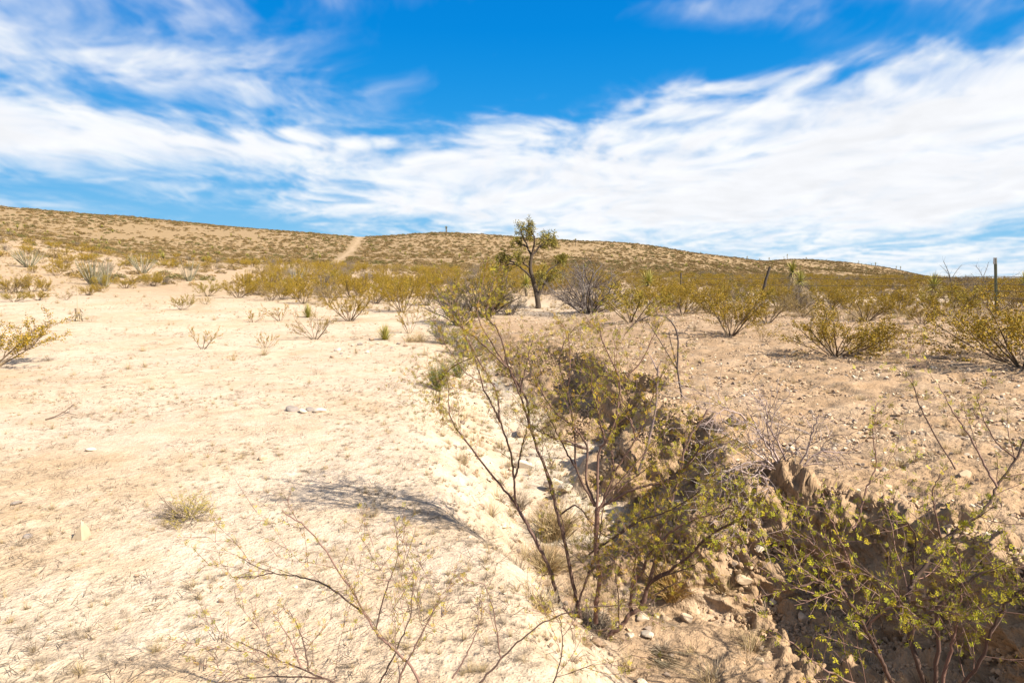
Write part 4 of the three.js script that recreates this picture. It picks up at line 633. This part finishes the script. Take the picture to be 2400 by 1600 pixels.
// ---------------------------------------------------------------- fence
{
  const p1 = ground(2338, 742), d1 = -p1.z, p2 = ground(1787, 706), g = thing('wire_fence', 'barbed wire fence with one steel post and one leaning weathered wooden post', 'fence', p1), r = rng(66);
  const ld = (p) => p.clone().sub(p1);
  { const top = at(2334, 605, d1), a = ld(p1).add(V(0, -0.2, 0)), e = ld(top), h = e.clone().sub(a); const s = new THREE.Shape([[-0.028, -0.004], [0.028, -0.004], [0.028, 0.004], [0.005, 0.006], [0.005, 0.034], [-0.005, 0.034], [-0.005, 0.006], [-0.028, 0.004]].map(([x, y]) => new THREE.Vector2(x, y))); const ge = new THREE.ExtrudeGeometry(s, { depth: h.length(), bevelEnabled: false, steps: 1 }); ge.scale(1.25, 1.25, 1); ge.rotateX(-Math.PI / 2); ge.rotateY(2.6); ge.rotateZ(Math.atan2(-h.x, h.y)); ge.translate(a.x, a.y, a.z);
    const q = ge.attributes.position, c = new Float32Array(q.count * 3); for (let i = 0; i < q.count; i++) { const w = q.getY(i) > e.y - 0.14; c.set([0.15, 0.16, 0.10], 3 * i); } ge.setAttribute('color', new THREE.BufferAttribute(c, 3)); part('steel_post', ge, M.metal, g);
    const cap = ge.clone(); cap.scale(1, 1, 1); const box = new THREE.BoxGeometry(0.076, 0.17, 0.05); box.rotateY(2.6); box.translate(e.x - 0.005, e.y - 0.07, e.z); const cc = new Float32Array(box.attributes.position.count * 3).fill(0); for (let i = 0; i < cc.length; i += 3) cc.set([0.55, 0.52, 0.46], i); box.setAttribute('color', new THREE.BufferAttribute(cc, 3)); part('white_tip', box, M.metal, g); }
  { const D2 = -p2.z, pts = smooth([p2.clone().add(V(0, -0.25, 0)), at(1790, 680, D2), at(1797, 652, D2), at(1806, 625, D2)].map(ld), 12); pts.forEach((p, i) => i && p.add(V((r() - 0.5) * 0.02, 0, 0))); part('wooden_post', new MB(true).tube(pts, 0.068, 0.05, 7, [0.075, 0.06, 0.05]).geo(), M.bark, g); }
  const A = V(p1.x + (p1.x - p2.x) * 0.6, 0, p1.z + (p1.z - p2.z) * 0.6), wires = [[647.5, 652], [665, 667.5], [681, 682], [697, 696]];
  for (const [y1, y2] of wires) { const D2 = -p2.z, q1 = at(2336, y1, d1), q2 = at(1796, y2, D2), ext = q1.clone().lerp(q2, -0.75), far3 = q1.clone().lerp(q2, 1.75); far3.y += hBase(far3.x, far3.z) - hBase(q2.x, q2.z) - (q2.y - q1.y) * 0.75; ext.y = q1.y; const m = new MB(true), pts = []; const segs = [[ext, q1], [q1, q2], [q2, far3]]; for (const [a, b] of segs) for (let k = 0; k < 12; k++) { const t = k / 12, p = a.clone().lerp(b, t); p.y -= 0.05 * 4 * t * (1 - t); pts.push(ld(p)); } pts.push(ld(far3)); m.tube(pts, 0.0075, 0.0075, 4, [0.11, 0.085, 0.07]);
    for (let k = 0; k < pts.length - 1; k++) for (let j = 0; j < 5; j++) { const p = pts[k].clone().lerp(pts[k + 1], (j + r()) / 5), e = rdir(r).multiplyScalar(0.018); m.tube([p.clone().sub(e), p.clone().add(e)], 0.0025, 0.001, 3, [0.11, 0.085, 0.07]); } part('wire', m.geo(), M.metal, g); }
  { const q2 = at(1796, 667, -p2.z), q1 = at(2336, 665, d1), f = q1.clone().lerp(q2, 1.75); const fy = hBase(f.x, f.z); part('wooden_post', new MB(true).tube([V(f.x, fy - 0.2, f.z), V(f.x + 0.03, fy + 0.6, f.z), V(f.x + 0.02, fy + 1.25, f.z)].map(ld), 0.055, 0.045, 7, [0.10, 0.08, 0.065]).geo(), M.bark, g); const e = q1.clone().lerp(q2, -0.75), ey = hBase(e.x, e.z); part('wooden_post', new MB(true).tube([V(e.x, ey - 0.2, e.z), V(e.x + 0.02, ey + 0.7, e.z), V(e.x, ey + 1.4, e.z)].map(ld), 0.055, 0.045, 7, [0.10, 0.08, 0.065]).geo(), M.bark, g); }
}

// ---------------------------------------------------------------- stones
function stone(seed, flat, col) {   // angular stone, about 1 across
  const r = rng(seed), g = new THREE.IcosahedronGeometry(0.5, 2), q = g.attributes.position, cuts = []; for (let k = 0; k < 11; k++) cuts.push([rdir(r), 0.2 + 0.2 * r()]);
  const c = new Float32Array(q.count * 3), v = V();
  for (let i = 0; i < q.count; i++) { v.fromBufferAttribute(q, i); for (const [n, o] of cuts) { const e = v.dot(n) - o; if (e > 0) v.addScaledVector(n, -e * 0.92); } const b = 1 + 0.05 * n3(v.x * 5 + seed, v.y * 5, v.z * 5); q.setXYZ(i, v.x * b * 1.15, v.y * b * flat, v.z * b); const k = 1 + 0.22 * n3(v.x * 7, v.y * 7 + seed, v.z * 7); c.set([col[0] * k, col[1] * k, col[2] * k], 3 * i); }
  g.setAttribute('color', new THREE.BufferAttribute(c, 3)); g.deleteAttribute('normal'); g.deleteAttribute('uv'); return g;
}
const STC = [[0.42, 0.30, 0.19], [0.50, 0.375, 0.25], [0.30, 0.205, 0.135], [0.22, 0.165, 0.125], [0.54, 0.45, 0.34], [0.37, 0.245, 0.15], [0.40, 0.28, 0.18]];
const STONES = STC.map((c, i) => stone(200 + i, 0.55 + 0.07 * (i % 4), c));
const WHITE_ST = stone(300, 0.6, [0.52, 0.44, 0.345]), GREY_ST = stone(301, 0.55, [0.23, 0.195, 0.17]), TAN_ST = stone(302, 0.8, [0.50, 0.385, 0.27]), SLAB = stone(303, 1.15, [0.42, 0.33, 0.225]);
{ const q = SLAB.attributes.position; for (let i = 0; i < q.count; i++) { const t = clamp(q.getY(i) + 0.55, 0, 1.1) / 1.1; q.setXYZ(i, q.getX(i) * (1.05 - 0.85 * t) + 0.25 * t, q.getY(i), q.getZ(i) * (0.8 - 0.6 * t)); } }
function setStone(geo, px, py, w, label, group, sink = 0.3, turn) { const p = ground(px, py), s = w / F * -p.z, m = new THREE.Mesh(geo, M.rock); m.name = numbered('stone'); m.castShadow = m.receiveShadow = true; m.scale.setScalar(s); m.position.copy(p); geo.computeBoundingBox(); m.position.y += s * (-geo.boundingBox.min.y) * (1 - sink * 1.4); m.rotation.set(0.2 * Math.sin(px), turn ?? px * 0.7, 0.2 * Math.cos(py)); m.userData = { label, category: 'stone' }; if (group) m.userData.group = group; scene.add(m); return m; }
setStone(SLAB, 180, 1262, 70, 'half buried triangular pale stone standing up from the open sand', null, 0.5, 0.3);
setStone(GREY_ST, 686, 962, 32, 'dark grey rounded stone, largest of the row on the sand', null, 0.3);
setStone(WHITE_ST, 708, 966, 24, 'whitish stone between two grey stones of the row on the sand');
setStone(GREY_ST, 728, 962, 24, 'smaller grey stone in the row on the sand', null, 0.3, 2);
setStone(WHITE_ST, 750, 966, 30, 'white stone ending the row of stones on the sand', null, 0.3, 1);
setStone(TAN_ST, 615, 1076, 24, 'small upright tan stone alone on the sand');
setStone(GREY_ST, 36, 1182, 26, 'flat bluish grey stone in the sand near a dry sprig');
setStone(GREY_ST, 66, 1258, 22, 'small grey stone beside a creeping green sprig');
setStone(WHITE_ST, 212, 1056, 22, 'small white chalky stone alone on bare sand');
setStone(WHITE_ST, 1306, 1146, 64, 'large pale boulder on the gully bed among dry grass', null, 0.25, 0.8);
setStone(WHITE_ST, 1330, 1152, 50, 'large pale boulder on the gully bed among dry grass', null, 0.2, 1.4).userData.label = 'pale upright boulder leaning on another on the gully bed';
setStone(WHITE_ST, 1230, 1095, 50, 'broad white rock slab on the gully bed', null, 0.4, 0.4);
setStone(TAN_ST, 1230, 1020, 48, 'brown blocky rock on the white gully bed', null, 0.3, 0.4);
setStone(TAN_ST, 1508, 1456, 36, 'tan rounded stone at the foot of the acacia stems', null, 0.2, 0.1);
setStone(WHITE_ST, 1520, 1490, 34, 'pale stone below the tan one at the foot of the acacia', null, 0.2, 2.1);
setStone(TAN_ST, 1612, 1456, 38, 'rounded tan stone on earth rubble under the gully wall', null, 0.2, 1.1);
setStone(TAN_ST, 1884, 1455, 34, 'smooth tan cobble on the shaded gully floor', null, 0.2, 0.2);
setStone(STONES[1], 1960, 1462, 40, 'pale cobble next to another on the shaded gully floor', null, 0.2, 0.2);
setStone(STONES[1], 1925, 1512, 44, 'broad pale stone on the shaded gully floor below the cobbles', null, 0.3, 1.2);
setStone(STONES[6], 1990, 1560, 50, 'upright wedge stone near the foot of the green acacia', null, 0.2, 1.9);
setStone(STONES[1], 1745, 1365, 44, 'pinkish stone lodged in the lit earth buttress', null, 0.2, 0.9);
setStone(STONES[6], 2262, 1118, 34, 'flat pale stone on the stony bank above the gully wall', null, 0.2, 0.9);
setStone(WHITE_ST, 1307, 742, 16, 'white stone on the ground near the tree foot', null, 0.2);
{
  const GL = 'broken stones beside the small yucca', LL = 'small broken stone on the mound below the bright yucca rosette'; const r = rng(44);
  [[793, 822, 22], [800, 830, 10], [778, 838, 12], [816, 840, 14], [828, 812, 12], [843, 808, 14], [870, 798, 14], [872, 810, 10], [860, 826, 12], [934, 806, 12], [950, 812, 14], [905, 810, 10], [884, 806, 10], [918, 816, 9], [968, 816, 9]].forEach(([x, y, w], i) => setStone([WHITE_ST, GREY_ST, STONES[2], STONES[1]][i % 4], x, y, w, LL, GL));
  // loose stones: the largest in view stand alone, the rest is gravel
  const spots = [], put = (x, z, s) => spots.push({ x, z, s, k: Math.floor(r() * 7), t: r() * 6.28 });
  for (let n = 0; n < 36000; n++) { const d = 2.2 + 26 * r() ** 1.6, x = lerp(xrAt(d) + 0.12, 0.9 * d + 1.5, r()), pt = fb2(x * 0.9, d * 0.9 + 7, 3); if (pt < -0.22 + 0.25 * (r() - 0.5)) continue; put(x, -d, 0.012 + 0.045 * r() ** 3.6 + 0.001 * d); }
  for (let n = 0; n < 3400; n++) { const d = 2.4 + 16 * r() ** 1.4, x = lerp(xlAt(d) + 0.45, xrAt(d) - 0.12, r()); put(x, -d, 0.012 + 0.075 * r() ** 4.5); }
  for (let n = 0; n < 2600; n++) { const d = 1.9 + 24 * r() ** 1.7, x = lerp(-0.85 * d - 0.6, xlAt(d) + 0.3, r() ** 0.55); if (fb2(x * 0.7 + 3, d * 0.7, 2) < 0.0 && r() < 0.6) continue; put(x, -d, 0.007 + 0.03 * r() ** 5); }
  const seen = spots.map((s) => { const y = hBase(s.x, s.z), q = pixel(V(s.x, y, s.z)); return { s, y, v: q[0] > 10 && q[0] < 2390 && q[1] < 1590 ? s.s / -s.z : 0 }; }).sort((a, b) => b.v - a.v);
  const own = new Set(seen.slice(0, 255).map((q) => q.s)), lists = STONES.map(() => []);
  for (const { s, y } of seen) {
    const d = -s.z, inG = s.x > xlAt(d) + 0.3 && s.x < xrAt(d), left = s.x <= xlAt(d) + 0.3;
    if (own.has(s)) { const m = new THREE.Mesh(STONES[s.k], M.rock); m.name = numbered('stone'); m.castShadow = m.receiveShadow = true; m.scale.setScalar(s.s); m.position.set(s.x, y + s.s * 0.1, s.z); m.rotation.set(0.4 * Math.sin(s.t * 3), s.t, 0.4 * Math.cos(s.t * 5)); m.userData = left ? { label: 'small stone lying on the open pale sand', category: 'stone', group: 'small stones on the sand' } : inG ? { label: 'stone lying in the rubble on the gully floor', category: 'stone', group: 'stones in the gully' } : { label: 'angular stone lying on the stony bank above the gully', category: 'stone', group: 'stones on the stony bank' }; scene.add(m); }
    else lists[s.k].push({ p: V(s.x, y + s.s * 0.08, s.z), t: s.t, rx: 0.5 * Math.sin(s.t * 3), rz: 0.5 * Math.cos(s.t * 5), s: s.s });
  }
  const clods = []; const CL = [stone(401, 0.8, SOIL.stony), stone(402, 0.7, [0.43, 0.30, 0.19])];
  for (let n = 0; n < 30000; n++) { const d = 2.6 + 13 * r() ** 1.3, xr = xrAt(d), x = xr - 0.8 + 1.0 * r() ** 0.7; clods.push({ p: V(x, hBase(x, -d) + 0.004, -d), t: r() * 6.28, rx: r() * 3, rz: r() * 3, s: 0.012 + 0.034 * r() ** 2.2 }); }
  const cg = stuff('earth_clods', 'crumbly clods of brown earth on the cut gully wall', 'earth clods'); CL.forEach((q, i) => instances('clods', q, M.rock, clods.filter((_, k) => k % 2 === i), cg));
  const g = stuff('gravel', 'small gravel strewn over the stony bank and gully', 'gravel'); STONES.forEach((q, i) => instances('gravel', q, M.rock, lists[i], g));
}
lap('stones');

// ---------------------------------------------------------------- dry grass, litter and small plants
const DG = 'dry grass';
function grassClump(name, label, px, py, h, n, o = {}) { const p = ground(px, py), H = h / F * -p.z, g = thing(name, label, DG, p), r = rng(px + py), m = new MB(false); for (let k = 0; k < n; k++) { const az = r() * 6.28, ln = (o.spread ?? 0.9) * Math.sqrt(r()), d = V(Math.sin(ln) * Math.cos(az), Math.cos(ln), Math.sin(ln) * Math.sin(az)).add(o.lean ?? V(0, 0, 0)).normalize(), L = H * (0.6 + 0.6 * r()), b = V((r() - 0.5), 0, (r() - 0.5)).multiplyScalar((o.base ?? 0.35) * H); b.y = -0.03; const q = b.clone().addScaledVector(d, L * 0.5), e = b.clone().addScaledVector(d, L); e.y -= 0.3 * L * Math.sin(ln); e.addScaledVector(rdir(r), 0.12 * L); m.blade([b, q, e], o.w ?? 0.0026, rdir(r), tint(r, pick(r, o.cols ?? STRAW), 0.25)); } part('blades', m.geo(), M.blade, g); return g; }
grassClump('dry_grass_clump', 'golden dry grass in the gully behind the acacia stems', 1300, 1262, 110, 800, { spread: 0.8 });
grassClump('dry_grass_clump', 'golden dry grass clump in the gully beside the left acacia stem', 1280, 1340, 95, 650, { spread: 0.9 }).userData.label = 'golden dry grass clump on the bank beside the outer acacia stem';
grassClump('dry_grass_clump', 'orange dry grass clump in the fork shade below the green foliage', 1575, 1395, 95, 800, { cols: [[0.44, 0.28, 0.10], [0.36, 0.23, 0.085], [0.48, 0.33, 0.14]] });
grassClump('dry_grass_clump', 'grey dry grass around the foot of the acacia', 1370, 1465, 70, 800, { cols: GREYSTRAW, spread: 1.2, base: 1.6 });
grassClump('dry_grass_clump', 'straw grass clump at the bank edge beside the acacia foot', 1260, 1420, 60, 320, { spread: 1.1, base: 0.9 });
grassClump('dry_grass_clump', 'long grey dead grass flopped down the bank below the acacia', 1450, 1505, 175, 1500, { w: 0.0035, cols: [[0.25, 0.20, 0.125], [0.19, 0.15, 0.10], [0.32, 0.26, 0.17]], lean: V(0.75, -0.85, 0.75), spread: 0.75, base: 0.5 });
grassClump('dry_grass_clump', 'straw coloured grass mound beside the small bright yucca', 975, 800, 34, 420, { spread: 1.1, base: 1.4, w: 0.003 });
grassClump('dry_grass_clump', 'dry grass tuft on the gully bed near the white rock', 1215, 1190, 60, 260, { cols: GREYSTRAW });
grassClump('dry_grass_clump', 'dry grass tuft hanging in the shaded earth under the wall', 1790, 1440, 50, 200, { cols: GREYSTRAW, spread: 1.2 });
plant(leafBush(101, { name: 'low_shrublet', n: 20, cols: [[0.22, 0.16, 0.11], [0.30, 0.23, 0.17]], leaf: [[0.40, 0.32, 0.04], [0.34, 0.27, 0.035], [0.46, 0.37, 0.06]], spread: 1.1, lean: 0.35, ls: 0.9 }), 446, 1210, 190, 72, 'low sprawling yellow green shrublet alone on open sand', 'shrub');
const DEADLOW = [twigBush(111, { name: 'dead_shrublet', n: 10, cols: [[0.26, 0.205, 0.15], [0.20, 0.155, 0.115], [0.32, 0.26, 0.20]], R: 0.008, spread: 1.25, k2: 6, k1: 4 }), twigBush(112, { name: 'dead_shrublet', n: 14, cols: [[0.23, 0.175, 0.12], [0.30, 0.235, 0.16]], R: 0.007, spread: 1.35, k2: 6, k1: 4 })];
plant(DEADLOW[0], 912, 908, 100, 34, 'flat dead spreading shrublet on the sand near the gully rim', 'dead shrub');
plant(DEADLOW[1], 830, 784, 36, 16, 'rounded grey dead cushion beside the small bright yucca', 'dead shrub');
plant(DEADLOW[1], 745, 878, 44, 26, 'small brown dead shrublet on the sand', 'dead shrub').userData.group = 'small dead shrublets on the sand';
[[690, 890, 46, 22], [352, 724, 40, 16], [364, 806, 26, 16], [492, 902, 30, 18], [640, 905, 26, 12], [515, 795, 24, 10], [335, 812, 30, 10], [560, 1000, 24, 10], [230, 1075, 30, 16], [120, 1195, 44, 20], [185, 1010, 40, 14]].forEach(([x, y, w, h], i) => plant(DEADLOW[i % 2], x, y, w, h, 'small brown dead shrublet on the sand', 'dead shrub', 'small dead shrublets on the sand'));
[[1720, 838, 60, 30], [1640, 856, 46, 22], [1800, 1005, 90, 70], [2160, 1010, 70, 40], [1500, 838, 60, 34], [1560, 850, 70, 36], [2260, 960, 60, 30], [1900, 905, 50, 22], [2050, 890, 60, 24], [2330, 905, 70, 30], [1960, 945, 56, 26], [1660, 800, 50, 24], [1450, 800, 50, 26], [2080, 850, 70, 30], [1690, 930, 50, 24], [2200, 860, 60, 26], [1850, 860, 46, 20]].forEach(([x, y, w, h], i) => plant(DEADLOW[i % 2], x, y, w, h, 'dry grey brown shrublet on the stony bank', 'dead shrub', 'dry shrublets on the stony bank'));
// dead yucca with its flower stalk, lying debris, fallen twig
{
  const p = ground(184, 752), D = -p.z, g = thing('dead_yucca', 'collapsed bleached dead yucca with an upright thin pale flower stalk', 'dead yucca', p), r = rng(61), m = new MB(false), P = (x, y) => at(x, y, D).sub(p);
  part('stalk', new MB(true).tube([P(181, 724), P(180, 695), P(179, 672)], 0.016, 0.01, 6, [0.50, 0.41, 0.29]).geo(), M.bark, g);
  part('trunk', new MB(true).tube(smooth([P(186, 758), P(183, 740), P(180, 722)], 6), 0.1, 0.08, 7, [0.36, 0.28, 0.19]).geo(), M.bark, g);
  for (let k = 0; k < 150; k++) { const b = P(182 + (r() - 0.5) * 10, 724 + 26 * r()), az = r() * 6.28, d = V(Math.cos(az), -0.6 - 0.7 * r(), Math.sin(az)).normalize(), L = 0.15 + 0.2 * r(), e = b.clone().addScaledVector(d, L); e.y = Math.max(e.y, 0); m.blade([b, b.clone().addScaledVector(d, L * 0.5), e], 0.014, V(-Math.sin(az), 0, Math.cos(az)), tint(r, pick(r, [[0.50, 0.42, 0.30], [0.36, 0.29, 0.19], [0.25, 0.20, 0.13]]), 0.2)); }
  part('dead_leaves', m.geo(), M.blade, g);
  plant(DEADLOW[1], 214, 754, 34, 20, 'dark heap of dead leaves beside the dead yucca', 'dead shrub');
}
{
  const p = ground(140, 978), D = -p.z, g = thing('fallen_twig', 'thin forked twig lying on the open sand', 'twig', p), r = rng(62), m = new MB(true), Q = (x, y, h) => { const q = ground(x, y).sub(p); q.y += h; return q; };
  m.tube(smooth([Q(106, 985, 0.01), Q(130, 979, 0.02), Q(150, 974, 0.05), Q(172, 966, 0.1)], 10), 0.009, 0.005, 5, [0.16, 0.11, 0.08]); m.tube(smooth([Q(148, 975, 0.045), Q(160, 974, 0.03), Q(178, 976, 0.02)], 6), 0.006, 0.003, 4, [0.16, 0.11, 0.08]); fill(m, r, smooth([Q(150, 974, 0.05), Q(172, 966, 0.1)], 5), 0.4, 0.004, 1, { kids: [0, 9], ang: 0.8, lf: 0.5, col: (q) => tint(q, [0.16, 0.11, 0.08], 0.2) }); part('twig', m.geo(), M.bark, g);
}
{
  // countless small tufts and crumbs of dry plant matter
  const r = rng(777), L = [[], [], []], S = [[], []];
  for (let n = 0; n < 7600; n++) { const d = 1.8 + 34 * r() ** 1.9, x = lerp(-0.85 * d - 0.8, xlAt(d) + 0.35, r() ** 0.75), m = fb2(x * 0.8, d * 0.8 + 4, 3) + 0.35 * Math.exp(-((x - xlAt(d)) ** 2) / 0.5); if (m < 0.02 + 0.3 * (r() - 0.5)) continue; L[r() < 0.75 ? 1 : 0].push({ p: V(x, hBase(x, -d), -d), t: r() * 6.28, s: V(1, 0.7 + 0.6 * r(), 1).multiplyScalar((0.10 + 0.2 * r() * r()) * (1 + 0.02 * d)) }); }
  for (let n = 0; n < 3600; n++) { const d = 2.5 + 30 * r() ** 1.5, x = lerp(xrAt(d) + 0.1, 0.9 * d + 2, r()); if (fb2(x * 0.9 + 30, d * 0.9, 3) < 0.0) continue; L[r() < 0.6 ? 1 : r() < 0.5 ? 0 : 2].push({ p: V(x, hBase(x, -d), -d), t: r() * 6.28, s: (0.14 + 0.3 * r() * r()) * (1 + 0.015 * d) }); }
  for (let n = 0; n < 420; n++) { const d = 3 + 12 * r(), x = lerp(xlAt(d) + 0.3, xrAt(d) - 0.2, r()); L[r() < 0.5 ? 1 : 0].push({ p: V(x, hBase(x, -d), -d), t: r() * 6.28, s: 0.3 + 0.35 * r() }); }
  for (let n = 0; n < 9000; n++) { const d = 12 + 90 * r() ** 1.3, x = (-150 + 2700 * r() - 1200) / F * d; const q = pixel(V(x, hBase(x, -d), -d)); if (inside(CLEAR, q[0], q[1]) && r() < 0.975) continue; L[r() < 0.5 ? 0 : r() < 0.5 ? 1 : 2].push({ p: V(x, hBase(x, -d), -d), t: r() * 6.28, s: 0.4 + 0.7 * r() }); }
  for (let n = 0; n < 2600; n++) { const d = 1.8 + 9 * r() ** 1.3, x = lerp(-0.85 * d - 0.8, xlAt(d) + 0.5, r() ** 0.8); if (fb2(x * 2.1 + 60, d * 2.1, 2) < 0.02) continue; L[1].push({ p: V(x, hBase(x, -d), -d), t: r() * 6.28, s: 0.07 + 0.16 * r() * r() }); }
  const g = stuff('dry_grass', 'tiny dry grass tufts scattered over sand and stony ground', DG); TUFT.forEach((q, i) => instances('dry_tufts', q, M.blade, L[i], g));
  const tw = (seed) => { const q = rng(seed), m = new MB(true); for (let k = 0; k < 5; k++) { const a = q() * 6.28, b = V((q() - 0.5) * 0.1, 0.004, (q() - 0.5) * 0.1), e = b.clone().add(V(Math.cos(a) * 0.07 * q(), 0.02 * q(), Math.sin(a) * 0.07 * q())); m.tube([b, e], 0.0015, 0.0008, 3, tint(q, [0.26, 0.19, 0.13], 0.35)); } return m.geo(); };
  for (let n = 0; n < 4200; n++) { const d = 1.7 + 20 * r() ** 1.6, x = lerp(-0.85 * d - 0.8, r() < 0.75 ? xlAt(d) + 0.8 : 0.9 * d + 1, r()); if (fb2(x * 1.3 + 12, d * 1.3, 3) < -0.02 && r() < 0.75) continue; S[n & 1].push({ p: V(x, hBase(x, -d) + 0.004, -d), t: r() * 6.28, s: 0.5 + 1.1 * r() }); }
  const h = stuff('twig_litter', 'crumbs of dry twigs littering the sand', 'litter'); [tw(1), tw(2)].forEach((q, i) => instances('twig_crumbs', q, M.bark, S[i], h));
}
lap('grass');

renderer.render(scene, camera);
